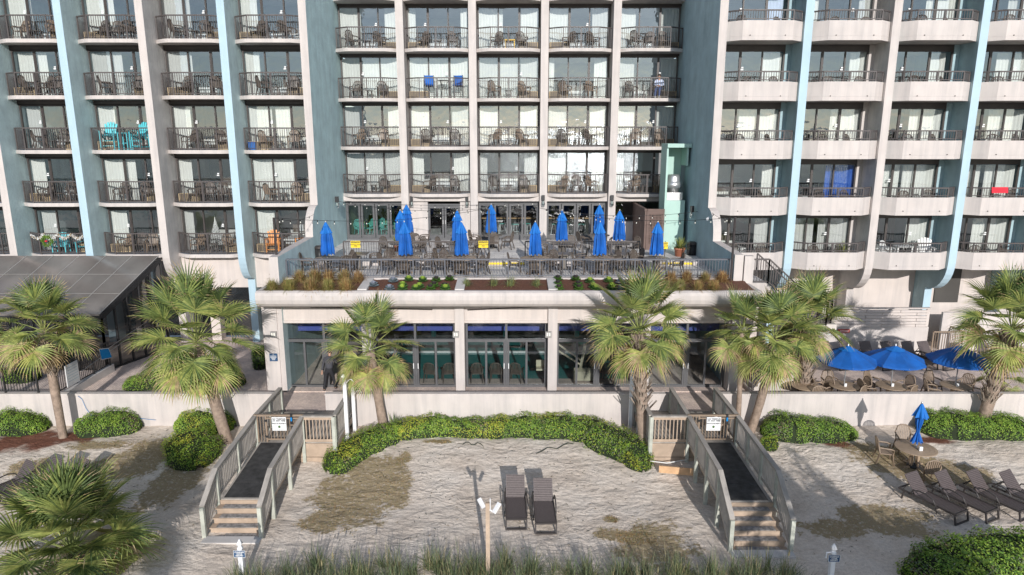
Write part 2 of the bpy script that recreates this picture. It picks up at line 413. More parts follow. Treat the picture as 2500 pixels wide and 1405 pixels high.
ZL=[5.72+2.675*k for k in range(6)]; ZC=[8.50+2.67*k for k in range(5)]; ZR=[5.52+2.68*k for k in range(6)]
YGL,YGC,YGR=36.6,41.2,34.9
YBL,YBC,YBR=35.45,39.85,33.2
BAL={}
for ci in range(-1,4):
    i=ci+1; x=FX_L[i]+FW; W=FX_L[i+1]-x
    for k in range(6):
        z=ZL[k]; balcony('L',x,YBL,z,W,YGL-YBL+.05,.5,.8); BAL['L',k,ci]=(x,YBL,z+.186,W)
        if k==5: continue
        cur=CL[4-k][max(ci,0)]
        window(x+.06,YGL,z+.186,W-.12,HH,cur,seed=k*10+ci+100)
        if ci>=0: ac(x,YGL,z+.186,(ci+1+k)%2,W)
PX=[-6.4,-2.4,1.6,5.58]; PW=.42
bays=[(-9.83,-6.4),(-5.98,-2.4),(-1.98,1.6),(2.02,5.58),(6.0,9.53)]
for ci,(a,b) in enumerate(bays):
    for k in range(5):
        z=ZC[k]; balcony('C',a,YBC,z,b-a,YGC-YBC+.05,.5,.8); BAL['C',k,ci]=(a,YBC,z+.186,b-a)
        if k==4: continue
        window(a+.04,YGC,z+.186,b-a-.08,2.38,CC[3-k][ci],seed=k*10+ci+200)
        ac(a,YGC,z+.186,1 if ci in(0,2,4) else 0,b-a)
for px in PX: MB().box(px,px+PW,39.98,43.0,UZ-.3,ZTOP).build('pilaster','stucco_white',hotel,True)
for ci in range(5):
    x=FX_R[ci]+FW; W=FX_R[ci+1]-x
    for k in range(6):
        z=ZR[k]; balcony('R',x,YBR,z,W,YGR-YBR+.05,.5,.62); BAL['R',k,ci]=(x,YBR,z+.18,W)
        if k==5: continue
        cm='curtain_blue' if (k==1 and ci==1) else ('curtain_lilac' if (k==4 and ci==0) else 'curtain_white')
        window(x+.02,YGR,z+.18,W-.3,HH,CR[4-k][ci],cm,seed=k*10+ci+300)
        MB().box(x+W-.28,x+W,YGR-.06,YGR+.1,z+.18,z+2.68).build('wall_return','fin_side_shaded' if ci!=1 else 'stucco_white',hotel,True)
# interiors: floors, ceilings, party walls and back walls
mb=MB()
def rooms(x0,x1,yg,zs,depth,xs):
    for z in zs:
        mb.box(x0,x1,yg+.06,yg+depth,z-.12,z+.18,0)
    for x in xs: mb.box(x+.05,x+FW-.05,yg+.06,yg+depth,zs[0],zs[-1],0)
    mb.box(x0,x1,yg+depth,yg+depth+.2,zs[0]-.2,zs[-1]+3,0)
rooms(FX_L[0],FX_L[5],YGL,[z for z in ZL],4.2,FX_L[:5])
rooms(-9.83,9.53,YGC,ZC,4.2,[p for p in PX])
rooms(FX_R[0]+FW,FX_R[5],YGR,ZR,4.2,FX_R[1:5])
mb.build('room_interior',['room_wall'],hotel,True)
mb=MB()   # headers over the windows, spandrels
for z in ZL[1:]: mb.box(FX_L[0],FX_L[5],YGL-.05,YGL+.2,z-.25,z)
for z in ZR[1:]: mb.box(FX_R[0]+FW,FX_R[5],YGR-.05,YGR+.2,z-.25,z)
for z in ZC[1:]: mb.box(-9.83,9.53,YGC-.05,YGC+.2,z-.12,z)
mb.build('window_header','frame_bronze',hotel,True)
mb=MB()   # upper wall above the picture and base walls
mb.box(FX_L[0],FX_L[5],YGL,YGL+.3,ZL[5]+.2,ZTOP-.02); mb.box(-9.8,9.5,YGC,YGC+.3,ZC[4]+.2,ZTOP-.02); mb.box(FX_R[1],FX_R[5],YGR,YGR+.3,ZR[5]+.2,ZTOP-.02)
mb.build('upper_wall','stucco_cream',hotel,True)
mb=MB(); mb.box(-30,-10.22,36.15,36.6,4.0,5.90); mb.box(-30,-10.22,36.9,37.2,PZ,4.0,1)
mb.build('base_wall',['stucco_cream','glass_smoke'],hotel,True); MB().box(FX_R[0]+FW,31,36.1,36.5,PZ,5.72).build('base_wall','stucco_cream',hotel,True)
for x in (-24,-20.5,-16.4,-12.3): MB().box(x,x+.5,36.2,36.8,PZ,4.0).build('base_pier','stucco_cream',hotel,True)
for q in ((14.2,15.2,36.02,36.09,PZ,3.3),(22.7,24.0,36.02,36.09,3.2,5.3)): MB().box(*q).build('dark_panel','room_dark',hotel,True)  # door-sized panel paints fin shadow dark; the higher one is a dark window
mb=MB(); 
for k in range(9): mb.box(13.95,14.85,36.03,36.08,3.9+k*.11,3.97+k*.11)
mb.build('vent_grille','ac_tan',hotel,True)
# restaurant front at terrace level
TB=8.50
mb=MB()
mb.box(-9.83,9.53,40.3,41.1,8.22,TB)                 # lintel
mb.box(-6.4,-4.95,40.5,41.05,UZ,8.22); mb.box(-3.05,-2.4,40.5,41.05,UZ,8.22)    # walls beside the double door
mb.box(6.0,7.3,40.5,41.05,UZ,7.0)
mb.build('restaurant_wall','stucco_white',hotel,True)
def folding(x0,x1,n,z0,z1,y=40.75,name='folding_door',handle=False):
    mb=MB(); f=.085
    mb.box(x0,x1,y-.08,y+.08,z1-.16,z1); mb.box(x0,x1,y-.08,y+.08,z0,z0+.12)
    mb.box(x0,x0+.10,y-.08,y+.08,z0+.12,z1-.16); mb.box(x1-.10,x1,y-.08,y+.08,z0+.12,z1-.16)
    w=(x1-x0)/n
    for k in range(n):
        a=x0+w*k; b=a+w
        for (c,d) in ((a+.02,a+.02+f*1.3),(b-.02-f*1.3,b-.02)): mb.box(c,d,y-.05,y+.05,z0+.12,z1-.16)
        mb.box(a+.13,b-.13,y-.05,y+.05,z0+.12,z0+.30); mb.box(a+.13,b-.13,y-.05,y+.05,z1-.27,z1-.16)
    o=mb.build(name,'frame_grey',hotel,True)
    g=MB(); 
    for k in range(n): a=x0+w*k+.1; b=x0+w*(k+1)-.1; t=rnd.uniform(-.006,.006); g.quad((a,y+t,z0+.25),(b,y-t,z0+.25),(b,y-t,z1-.2),(a,y+t,z1-.2))
    g.build('pane','glass_shop',o,True)
    if handle:
        h=Posts(); xm=(x0+x1)/2
        for s in (-.07,.07): h.bar((xm+s,y-.1,z0+.95),(xm+s,y-.1,z0+1.2),.03,.03,up=(0,1,0))
        h.build('handle','steel',o,True)
    return o
folding(-9.8,-6.42,4,UZ,8.2); folding(-4.95,-3.05,2,UZ,8.05,40.6,'double_door',True)
folding(-1.96,1.58,4,UZ,8.2); folding(2.04,5.56,4,UZ,8.2); 
mb=MB(); mb.box(6.0,9.5,40.7,40.8,8.1,8.22); mb.box(6.0,6.08,40.7,40.8,7.0,8.1); mb.box(7.25,7.33,40.7,40.8,7.0,8.1); mb.box(9.42,9.5,40.7,40.8,7.0,8.1)
w=mb.build('window','frame_bronze',hotel,True); MB().quad((6.05,40.75,7.0),(9.48,40.75,7.0),(9.48,40.75,8.12),(6.05,40.75,8.12)).build('pane','glass_shop',w,True)
# restaurant room
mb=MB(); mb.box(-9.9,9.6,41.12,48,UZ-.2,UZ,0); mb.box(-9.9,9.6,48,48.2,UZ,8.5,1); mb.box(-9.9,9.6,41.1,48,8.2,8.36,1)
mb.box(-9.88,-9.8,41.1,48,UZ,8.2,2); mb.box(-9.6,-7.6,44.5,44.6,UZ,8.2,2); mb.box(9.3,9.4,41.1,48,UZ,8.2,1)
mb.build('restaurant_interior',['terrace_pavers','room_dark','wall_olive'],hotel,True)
# ---- terrace deck
mb=MB(); mb.box(FX_L[5]+.37,11.1,29.51,33.4,5.10,TZ,0); mb.box(-9.83,9.53,33.4,41.1,5.1,UZ,0)
mb.build('terrace_floor','terrace_pavers',hotel,True)
MB().box(-9.8,9.5,33.36,33.399,TZ,UZ-.002).build('terrace_step','stucco_white',hotel,True)
mb=Posts(); mb.box(-1.4,.6,33.28,33.355,TZ+.06,UZ-.03); mb.box(7.4,8.9,33.28,33.355,TZ+.06,UZ-.03); mb.build('yellow_step_edge','sign_yellow',hotel,True)
# planter bed along the terrace edge
pl=thing('planter_bed',(0,27.3,5.0),'long rounded white planter trough along the front of the terrace','planter')
prof=[(29.5,5.10),(29.5,5.95),(29.18,5.95),(29.18,5.55),(27.55,5.55),(27.55,5.78),(27.38,5.78),(27.28,5.72),(27.24,5.6),(27.24,5.42),(27.29,5.26),(27.40,5.14),(27.58,5.06),(27.8,5.02),(28.6,5.02),(28.6,5.10)]
mb=MB(); mb.prismx(prof,-10.45,10.2); mb.box(-10.45,-10.28,27.552,29.178,5.55,5.77); mb.box(10.0,10.2,27.552,29.178,5.55,5.77); mb.build('trough','stucco_white',pl,True)
dv=[-6.35,-2.35,1.5,5.4]
mb=Posts()
for x in dv:
    q=MB(); q.prismx([(27.552,5.552),(29.178,5.552),(29.178,5.96),(27.552,5.83)],x,x+.38); mb.l.append(q)
mb.build('divider','concrete_floor',pl,True)
def soil(x0,x1,m='mulch'):
    b=MB(); nx=int((x1-x0)/.12); ny=10; r=random.Random(int(x0*7))
    vs=[(x0+(x1-x0)*i/nx,27.56+1.61*j/ny,5.72+.17*j/ny+.03*noise.noise(Vector((i*.4,j*.5,x0)))) for j in range(ny+1) for i in range(nx+1)]
    b.add(vs,[(j*(nx+1)+i,j*(nx+1)+i+1,(j+1)*(nx+1)+i+1,(j+1)*(nx+1)+i) for j in range(ny) for i in range(nx)],0,True); return b
ed=[-10.27]+dv+[10.0]
for i in range(5):
    a=ed[i]+(.385 if i else 0); b=ed[i+1]-.005
    soil(a,b).build('mulch_bed','mulch',pl,True)
# ---- lower glass front
mb=MB(); mb.box(-10.45,9.9,28.62,29.25,4.08,5.015,0); mb.box(-10.3,9.8,28.58,28.615,4.10,4.20,0)
mb.build('beam','stucco_cream',hotel,True)
CX=[-10.6,-6.45,-2.45,1.55,5.55,9.42]
for i,x in enumerate(CX):
    w=.55 if i in(0,5) else .4
    MB().box(x,x+w,28.4,29.3,PZ,5.012).build('column','stucco_white',hotel,True)
MB().box(-10.6,9.9,28.45,29.0,PZ-.1,PZ+.03).build('brick_sill','pavers',hotel,True)
def glassbay(x0,x1,door=None):
    y=29.05; z0=PZ+.03; z1=4.08; zt=PZ+2.12
    mb=MB(); f=.07
    mb.box(x0,x1,y-.06,y+.06,z1-.10,z1); mb.box(x0,x1,y-.06,y+.06,zt,zt+.13); mb.box(x0,x1,y-.06,y+.06,z0,z0+.1)
    xs=[x0,(x0+x1)/2,x1]
    for a,b in ((z0+.1,zt),(zt+.13,z1-.10)):
        mb.box(x0,x0+.09,y-.06,y+.06,a,b); mb.box(x1-.09,x1,y-.06,y+.06,a,b); mb.box(xs[1]-.05,xs[1]+.05,y-.06,y+.06,a,b)
    n=4; w=(x1-x0)/4
    for k in (1,3): mb.box(x0+w*k-.045,x0+w*k+.045,y-.05,y+.05,z0+.1,zt)
    mb.box(xs[1]-.13,xs[1]-.055,y-.05,y+.05,z0+.1,zt); mb.box(xs[1]+.055,xs[1]+.13,y-.05,y+.05,z0+.1,zt)
    o=mb.build('glass_wall','frame_grey',hotel,True)
    g=MB()
    for k in range(4):
        if door is not None and k in door: continue
        a=x0+w*k+.02; b=x0+w*(k+1)-.02; t=rnd.uniform(-.008,.008)
        g.quad((a,y+t,z0+.08),(b,y-t,z0+.08),(b,y-t,zt+.02),(a,y+t,zt+.02))
    for k in (0,1):
        a=xs[k]+.04;b=xs[k+1]-.04;t=rnd.uniform(-.008,.008); g.quad((a,y+t,zt+.1),(b,y-t,zt+.1),(b,y-t,z1-.08),(a,y+t,z1-.08))
    g.build('pane','glass_shop',o,True)
    h=Posts()
    for s in (-.1,.1): h.bar((xs[1]+s,y-.09,PZ+.9),(xs[1]+s,y-.09,PZ+1.15),.03,.03,up=(0,1,0))
    h.build('handle','ink_white',o,True)
for i in range(5):
    a=CX[i]+(.55 if i==0 else .4); b=CX[i+1]
    glassbay(a+.02,b-.02,door=(2,) if i==0 else ((3,) if i==4 else None))
# swung open door leaf at the right end
mb=MB(); mb.box(9.30,9.37,28.1,28.98,PZ+.05,PZ+.14); mb.box(9.30,9.37,28.1,28.98,PZ+2.02,PZ+2.12); mb.box(9.30,9.37,28.1,28.18,PZ+.14,PZ+2.02); mb.box(9.30,9.37,28.9,28.98,PZ+.14,PZ+2.02)
# indoor pool hall
mb=MB(); mb.box(-10.5,9.8,29.3,30.1,PZ-.2,PZ+.02,0); mb.box(-10.5,9.8,37.2,40,PZ-.2,PZ+.02,0)
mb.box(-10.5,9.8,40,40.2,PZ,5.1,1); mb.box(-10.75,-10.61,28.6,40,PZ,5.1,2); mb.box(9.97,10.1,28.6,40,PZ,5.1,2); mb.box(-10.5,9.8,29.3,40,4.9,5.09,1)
mb.box(-10.5,9.8,30.5,30.6,3.20,3.62,3); mb.box(-10.5,-6.6,30.1,37.2,PZ-.2,PZ+.02,0); mb.box(5.2,9.8,30.1,37.2,PZ-.2,PZ+.02,0)  # hanging blue panel stands in for the sky reflection in the glass
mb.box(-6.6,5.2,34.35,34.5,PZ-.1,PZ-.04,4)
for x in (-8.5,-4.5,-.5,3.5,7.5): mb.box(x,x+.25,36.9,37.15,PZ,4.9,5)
mb.build('pool_hall',['pavers','room_dark','stucco_white','sky_reflection','ink_white','teal_wall'],hotel,True)
MB().box(-6.6,5.2,30.1,37.2,PZ-.3,PZ-.12).build('indoor_pool','pool_tile',hotel,True)
# blue column plaques with white lines
for u,v in ((668,873),(1790,870)):
    p=atY(u,v,28.38); s=thing('wall_sign',p,('small navy notice on the white column by the left entrance' if u<900 else 'small navy notice on the white column by the right entrance'),'sign')
    MB().box(-.17,.17,-.02,.019,-.17,.17).build('board','sign_blue',s)
    l=MB()
    for k,(w) in enumerate((.03,.13,.13,.09,.07)): l.box(-w,w,-.026,-.021,.11-k*.055,.13-k*.055)
    l.build('lettering','ink_white',s)
# pale mint duct housing with the exhaust fan
gc=thing('duct_housing',(8.95,37.2,UZ),'tall pale mint duct housing with an open niche on the right terrace wall','housing')
x0,x1=8.22,9.32
mb=MB(); mb.box(x0,x1,37.2,38.6,UZ,8.55); mb.box(x0,x1+.18,37.05,38.6,11.35,11.55); mb.box(x0,x0+.10,37.2,38.6,8.55,11.35); mb.box(x0+.1,x1,38.5,38.6,8.55,11.35)
mb.prismx([(37.2,10.4),(38.5,10.4),(38.5,11.35),(37.2,11.35)],x1-.02,x1+.06)
mb.build('housing','mint_pale',gc,True)
ef=thing('exhaust_fan',(8.78,37.75,8.55),'grey metal mushroom exhaust fan sitting on the mint duct housing','fan')
mb=MB(); mb.box(-.42,.42,-.4,.4,0,.42); mb.build('curb','steel',ef)
MB().lathe([(0,.42),(.30,.42),(.32,.62),(.46,.66),(.47,.95),(.40,.98),(.40,1.02),(.36,1.25),(.30,1.36),(0,1.38)],n=20).build('hood','steel',ef)
# lattice screen
ls=thing('lattice_screen',(7.6,37,UZ),'brown latticed timber screen enclosing the terrace corner by the mint housing','screen')
mb=MB(); mb.box(7.15,7.25,37.0,40.9,UZ,8.02); mb.box(7.12,7.28,36.95,40.9,8.02,8.12)
mb.build('side_panel','lattice_brown',ls,True)
mb=MB(); a,b=7.26,8.2; mb.box(a,a+.12,36.96,37.05,UZ,8.0); mb.box(b-.12,b,36.96,37.05,UZ,8.0); mb.box(a,b,36.95,37.06,8.0,8.12); mb.box(a+.12,b-.12,36.96,37.05,UZ,UZ+.35); mb.box(a+.12,b-.12,36.96,37.05,7.85,8.0)
for k in range(9): x=a+.12+(b-a-.24)*(k+.5)/9; mb.box(x-.022,x+.022,36.98,37.0,UZ+.35,7.85)
for k in range(18): z=UZ+.35+(1.6)*(k+.5)/18; mb.box(a+.12,b-.12,37.002,37.02,z-.022,z+.022)
mb.build('lattice','lattice_brown',ls,True)
MB().box(a+.06,b-.06,37.3,37.34,UZ,7.95).build('backing','frame_bronze',ls,True)
# ================================================================== protos
def chair_proto(m,cat='patio_chair',high=False):
    r=thing(cat); k=0
    s=MB(); s.box(-.24,.24,-.24,.22,.40,.43); s.build('seat',m,r)
    b=MB(); arch=[(-.24,.21,.43),(-.27,.27,.70),(-.20,.31,.90),(-.08,.33,.97),(.08,.33,.97),(.20,.31,.90),(.27,.27,.70),(.24,.21,.43)]
    b.tube(arch,.026,5)
    for i in range(7):
        t=(i-3)/3; x0=t*.17; x1=t*.20; zt=.955-.10*t*t; b.bar((x0,.21,.43),(x1,.325-.02*t*t,zt),.038,.014,up=(0,1,0))
    b.build('backrest',m,r)
    for sx in (-1,1):
        a=MB(); a.tube([(sx*.27,.25,.66),(sx*.31,.10,.66),(sx*.31,-.12,.65),(sx*.29,-.24,.60)],.030,5); a.build('armrest',m,r)
        l=MB(); l.tube([(sx*.29,-.24,.61),(sx*.25,-.22,.42),(sx*.28,-.28,0)],.028,5); l.build('leg',m,r)
        l=MB(); l.tube([(sx*.24,.20,.43),(sx*.27,.32,0)],.028,5); l.build('leg',m,r)
    return Proto(r)
def lowtable_proto(m,name='side_table'):
    r=thing(name); MB().lathe([(0,.43),(.24,.43),(.25,.45),(0,.455)],n=14).build('table_top',m,r)
    for a in range(4):
        t=a*PI/2+PI/4; l=MB(); l.bar((.14*math.cos(t),.14*math.sin(t),.43),(.22*math.cos(t),.22*math.sin(t),0),.04,.02); l.build('leg',m,r)
    return Proto(r)
def adirondack(m,tall=0,name='adirondack_chair'):
    r=thing(name); z=tall
    s=MB()
    for k in range(5): s.bar((-.27,-.28+.11*k,.36+z-.02*k),(.27,-.28+.11*k,.36+z-.02*k),.095,.02,up=(0,0,1))
    s.build('seat',m,r)
    b=MB()
    for k in range(5):
        t=(k-2)/2; b.bar((t*.18,.18,.30+z),(t*.27,.40,1.02+z-.10*t*t),.095,.02,up=(0,1,0))
    b.build('backrest',m,r)
    for sx in (-1,1):
        a=MB(); a.box(sx*.33-.07,sx*.33+.07,-.36,.28,.56+z,.58+z); a.build('armrest',m,r)
        l=MB(); l.bar((sx*.31,-.33,0),(sx*.31,-.33,.56+z),.07,.03); l.bar((sx*.29,-.33,.38+z),(sx*.29,.45,.10+z*.8),.025,.11,up=(0,0,1))
        if tall: l.bar((sx*.31,-.33,.15),(sx*.31,.3,.15),.03,.06)
        l.build('leg',m,r); l=MB(); l.bar((sx*.30,.30,0),(sx*.30,.24,.56+z),.06,.03); l.build('leg',m,r)
    if tall:
        f=MB(); 
        for q in (.2,.45): f.bar((-.3,-.33,q),(.3,-.33,q),.06,.03)
        f.build('footrest',m,r)
    return Proto(r)
def round_table(m,rad,h=.73,name='round_table'):
    r=thing(name); t=MB(); t.lathe([(0,h-.035),(rad-.03,h-.035),(rad,h-.025),(rad,h-.006),(rad-.02,h),(0,h)],n=36)
    for q in (.25,.45,.65,.85): t.lathe([(rad*q-.01,h+.001),(rad*q,h+.005),(rad*q+.01,h+.001)],n=32)
    t.build('table_top',m,r)
    for a in range(4):
        th=a*PI/2+.4; l=MB(); c,s=math.cos(th),math.sin(th); l.bar((c*.14,s*.14,h-.04),(c*.16,s*.16,.05),.11,.04,up=(c,s,0)); l.bar((c*.05,s*.05,.04),(c*rad*.62,s*rad*.62,.03),.09,.05); l.build('leg',m,r)
    return Proto(r)
def square_table(m):
    r=thing('square_table'); MB().box(-.42,.42,-.4,.4,.70,.735).build('table_top',m,r)
    l=MB(); l.box(-.09,.09,-.09,.09,.05,.70); l.build('pedestal',m,r); MB().box(-.30,.30,-.30,.30,0,.05).build('base',m,r); return Proto(r)
def closed_umbrella(seed=0,zb=.9,zt=2.35,base=True,sag=1.0,mode=0):
    rn=random.Random(seed); r=thing('closed_umbrella')
    MB().tube([(0,0,.02),(0,0,zt+.03)],.022,8).build('pole','metal_pole',r)
    MB().lathe([(0,zt+.12),(.028,zt+.09),(.03,zt+.04),(.012,zt+.0),(0,zt)],n=8).build('finial','metal_pole',r)
    c=MB(); n=40; prof=[(0.0,.03),(.10,.09),(.30,.18),(.5,.215),(.72,.235),(.88,.255),(1,.25)]
    if mode==1: prof=[(0,.025),(.12,.07),(.32,.12),(.5,.10),(.66,.055),(.74,.05),(.85,.10),(1,.17)]
    vs=[]
    for t,rad in prof:
        z=zt+.02-(zt-zb)*t
        for k in range(n):
            a=2*PI*k/n; fo=1+.28*math.cos(8*a+seed+t*.8)*min(1,t*2.5)+.06*rn.uniform(-1,1)*t
            zz=z-(.05*math.cos(8*a+seed)*t if t>.9 else 0)
            vs.append((rad*fo*math.cos(a)+.02*t*math.sin(seed),rad*fo*math.sin(a),zz))
    L=len(prof); c.add(vs,[(i*n+k,i*n+(k+1)%n,(i+1)*n+(k+1)%n,(i+1)*n+k) for i in range(L-1) for k in range(n)],0,False); c.build('canopy','umbrella_blue',r)
    v=MB(); vs=[]; pr=[(0,.035),(.5,.15),(1,.235)]
    for t,rad in pr:
        for k in range(n):
            a=2*PI*k/n; fo=1+.22*math.cos(8*a+seed+.2)*t; vs.append((rad*fo*math.cos(a),rad*fo*math.sin(a),zt+.035-.50*t-.02*math.cos(8*a)*t))
    v.add(vs,[(i*n+k,i*n+(k+1)%n,(i+1)*n+(k+1)%n,(i+1)*n+k) for i in range(2) for k in range(n)]); v.build('vent_flap','umbrella_top',r)
    if base: MB().lathe([(0,0),(.24,0),(.24,.06),(.05,.10),(.05,.14),(0,.14)],n=16).build('base','black_plastic',r)
    return Proto(r)
def open_umbrella(seed=0):
    r=thing('open_umbrella'); MB().tube([(0,0,.02),(0,0,2.42)],.022,8).build('pole','metal_pole',r)
    MB().lathe([(0,2.55),(.03,2.51),(.03,2.46),(0,2.40)],n=8).build('finial','metal_white',r)
    n=8; R0=1.22; c=MB(); ap=Vector((0,0,2.42)); rim=[Vector((R0*math.cos(2*PI*(k+.5)/n),R0*math.sin(2*PI*(k+.5)/n),1.88)) for k in range(n)]
    for k in range(n):
        a,b=rim[k],rim[(k+1)%n]; m=(a+b)/2*.985; m.z=1.90
        rows=[]
        for i in range(6):
            t=i/5; A=ap.lerp(a,t)+Vector((0,0,.03*math.sin(PI*t))); B=ap.lerp(b,t)+Vector((0,0,.03*math.sin(PI*t))); Mi=(A+B)/2+Vector((0,0,-.05*t)); rows.append((A,Mi,B))
        for i in range(5):
            for j in (0,1): c.add([rows[i][j],rows[i][j+1],rows[i+1][j+1],rows[i+1][j]],[(0,1,2,3)])
        c.add([rows[5][0],rows[5][1],rows[5][2],rows[5][2]+Vector((0,0,-.09)),rows[5][1]+Vector((0,0,-.07)),rows[5][0]+Vector((0,0,-.09))],[(0,1,4,5),(1,2,3,4)])
    c.build('canopy','umbrella_blue',r)
    v=MB(); 
    for k in range(n):
        a=ap+(rim[k]-ap)*.32+Vector((0,0,.05)); b=ap+(rim[(k+1)%n]-ap)*.32+Vector((0,0,.05)); v.add([ap+Vector((0,0,.04)),a,b],[(0,1,2)])
    v.build('vent_flap','umbrella_top',r)
    q=MB()
    for k in range(n): q.bar(ap-Vector((0,0,.04)),rim[k]-Vector((0,0,.03)),.02,.02)
    q.build('ribs','metal_pole',r); return Proto(r)
def lounger(m='wicker',fm='wicker_frame',ang=55,arms=True):
    r=thing('sun_lounger'); w=.31
    # head at +Y, foot at -Y ; length 1.95
    s=MB(); N=8
    for k in range(N):
        y0=-.95+1.28*k/N; y1=-.95+1.28*(k+1)/N; z0=.345-.02*math.sin(PI*k/N); z1=.345-.02*math.sin(PI*(k+1)/N); s.quad((-w,y0,z0),(w,y0,z0),(w,y1,z1),(-w,y1,z1),0); s.quad((-w,y0,z0-.02),(w,y0,z0-.02),(w,y1,z1-.02),(-w,y1,z1-.02),0)
    for k in range(22): y=-.92+1.22*k/21; z=.345-.02*math.sin(PI*(y+.95)/1.28)+.003; s.bar((-w+.02,y,z),(w-.02,y,z),.010,.008,1)
    s.build('seat',[m,fm],r)
    b=MB(); a=R(ang); L=.72; c,sn=math.cos(a),math.sin(a)
    p=[(-w,.34,.35),(w,.34,.35),(w,.34+L*c,.35+L*sn),(-w,.34+L*c,.35+L*sn)]; o=Vector((0,-sn*.03,c*.03))
    b.add([Vector(q) for q in p]+[Vector(q)-o for q in p],[(0,1,2,3),(7,6,5,4),(0,4,5,1),(1,5,6,2),(2,6,7,3),(3,7,4,0)])
    for k in range(13):
        t=(k+.5)/13*L; q=.004; b.bar((-w+.02,.34+t*c-sn*0-q*sn*-1*0,.35+t*sn)  if 0 else (-w+.02,.34+t*c-.003*sn,.35+t*sn+.003*c),(w-.02,.34+t*c-.003*sn,.35+t*sn+.003*c),.010,.010,1)
    b.build('backrest',[m,fm],r)
    f=MB()
    for sx in (-1,1):
        f.bar((sx*(w+.015),-.97,.335),(sx*(w+.015),.95,.335),.03,.06)
    f.bar((-w,-.97,.335),(w,-.97,.335),.03,.06); f.bar((-w,.95,.335),(w,.95,.335),.03,.05)
    f.bar((-w+.05,.85,.30),(-w+.05,.34+L*c*.6,.35+L*sn*.6),.02,.02); f.bar((w-.05,.85,.30),(w-.05,.34+L*c*.6,.35+L*sn*.6),.02,.02)
    f.build('frame',fm,r)
    for sx in (-1,1):
        l=MB(); l.bar((sx*(w+.01),-.96,.31),(sx*(w+.01),-1.02,0.0),.045,.05,up=(0,1,0)); l.build('leg',fm,r)
        l=MB(); l.bar((sx*(w+.01),.75,.31),(sx*(w+.01),.80,0.0),.045,.05,up=(0,1,0)); l.build('leg',fm,r)
        if arms:
            ar=MB(); x=sx*(w+.05); ar.tube([(x,-.42,.10),(x,-.36,.36),(x,-.22,.53),(x,0,.58),(x,.22,.58),(x,.42,.50),(x,.52,.32)],.022,6); ar.build('armrest',fm,r)
    l=MB(); l.bar((-w,-1.02,.02),(w,-1.02,.02),.04,.05); l.build('foot_bar',fm,r)
    return Proto(r)
CH=chair_proto('resin_brown'); CHT=chair_proto('resin_tan'); CHW=chair_proto('resin_white'); LT=lowtable_proto('resin_brown')
# ------------------------------------------------------------------ chairs on balconies
colw={'L':['far left','second','third','fourth'],'C':['first','second','third','fourth','fifth'],'R':['first','second','third','fourth']}
wing={'L':'left wing','C':'middle section','R':'right wing'}
roww={'L':['bottom row','second row up','middle row','second row down','top row'],'C':['bottom row','second row up','second row down','top row'],'R':['bottom row','second row up','middle row','second row down','top row']}
def where(w,k,c): return f"{roww[w][k]}, {colw[w][c]} balcony of the {wing[w]}"
G='chairs on the hotel balconies'
special={('L',2,1),('L',0,0),('L',0,3),('C',2,1),('R',0,2),('C',2,4),('R',1,3)}
for (w,k,c),(x,y,z,W) in BAL.items():
    if c<0 or (w=='L' and k>4) or (w=='C' and k>3) or (w=='R' and (k>4 or c>3)): continue
    rn=random.Random(hash((ord(w),k,c))%9999)
    n3=(w,k,c) in {('L',4,1),('L',1,2),('C',3,4),('C',0,3),('L',3,0),('L',0,1)}
    if (w,k,c) in special: continue
    a1=rn.uniform(-.9,-.1); a2=rn.uniform(.1,.9)
    if rn.random()<.3: a1+=PI; 
    y0=y+.72; xa=x+W*rn.uniform(.25,.33); xb=x+W*rn.uniform(.68,.76)
    m1=rn.choice([CH,CH,CHT]) if w!='R' else CH
    nm={id(CH):'dark brown',id(CHT):'tan',id(CHW):'white'}
    m1.put((xa,y0,z),a1,f"left {nm[id(m1)]} slatted chair, {where(w,k,c)}",'chair',G)
    m2=m1
    m2.put((xb,y0,z),a2,f"right {nm[id(m2)]} slatted chair, {where(w,k,c)}",'chair',G)
    if n3: CH.put((x+W*.5,y0+.1,z),rn.uniform(-.4,.4),f"middle dark brown slatted chair, {where(w,k,c)}",'chair',G)
    elif w!='R' and rn.random()<.8: LT.put((x+W*.5,y0+.1,z),0,f"small round brown table, {where(w,k,c)}",'table','small tables on the balconies')
# turquoise tall pair
AT=adirondack('turquoise',.38,'tall_adirondack_chair'); x,y,z,W=BAL['L',2,1]
AT.put((x+W*.24,y+.72,z),.15,'tall turquoise slat chair, left one of the pair on the left wing balcony','chair','tall turquoise chairs')
AT.put((x+W*.68,y+.72,z),-.25,'tall turquoise slat chair, right one of the pair on the left wing balcony','chair','tall turquoise chairs')
tt=thing('tall_table',(x+W*.46,y+.75,z),'tall square turquoise table between the two tall turquoise chairs','table')
MB().box(-.27,.27,-.27,.27,.82,.86).build('table_top','turquoise',tt)
for sx in(-1,1):
    for sy in(-1,1): l=MB(); l.box(sx*.23-.03,sx*.23+.03,sy*.23-.03,sy*.23+.03,0,.82); l.build('leg','turquoise',tt)
mb=MB(); mb.box(-.2,.2,-.22,-.2,.3,.36); mb.box(-.2,.2,.2,.22,.3,.36); mb.build('stretcher','turquoise',tt)
A0=adirondack('turquoise'); x,y,z,W=BAL['L',0,0]
A0.put((x+W*.42,y+.7,z),.2,'low turquoise slat chair behind the green wreath, left wing','chair','low turquoise chairs')
A0.put((x+W*.80,y+.7,z),-.2,'low turquoise slat chair to the right of the green wreath, left wing','chair','low turquoise chairs')
AO=adirondack('orange',.15); x,y,z,W=BAL['L',0,3]
AO.put((x+W*.30,y+.7,z),.2,'orange slat chair, left of the orange pair beside the terrace','chair','orange slat chairs')
AO.put((x+W*.76,y+.75,z),-.9,'orange slat chair, right of the orange pair beside the terrace','chair','orange slat chairs')
AW=adirondack('resin_white'); x,y,z,W=BAL['R',0,2]; zz=z
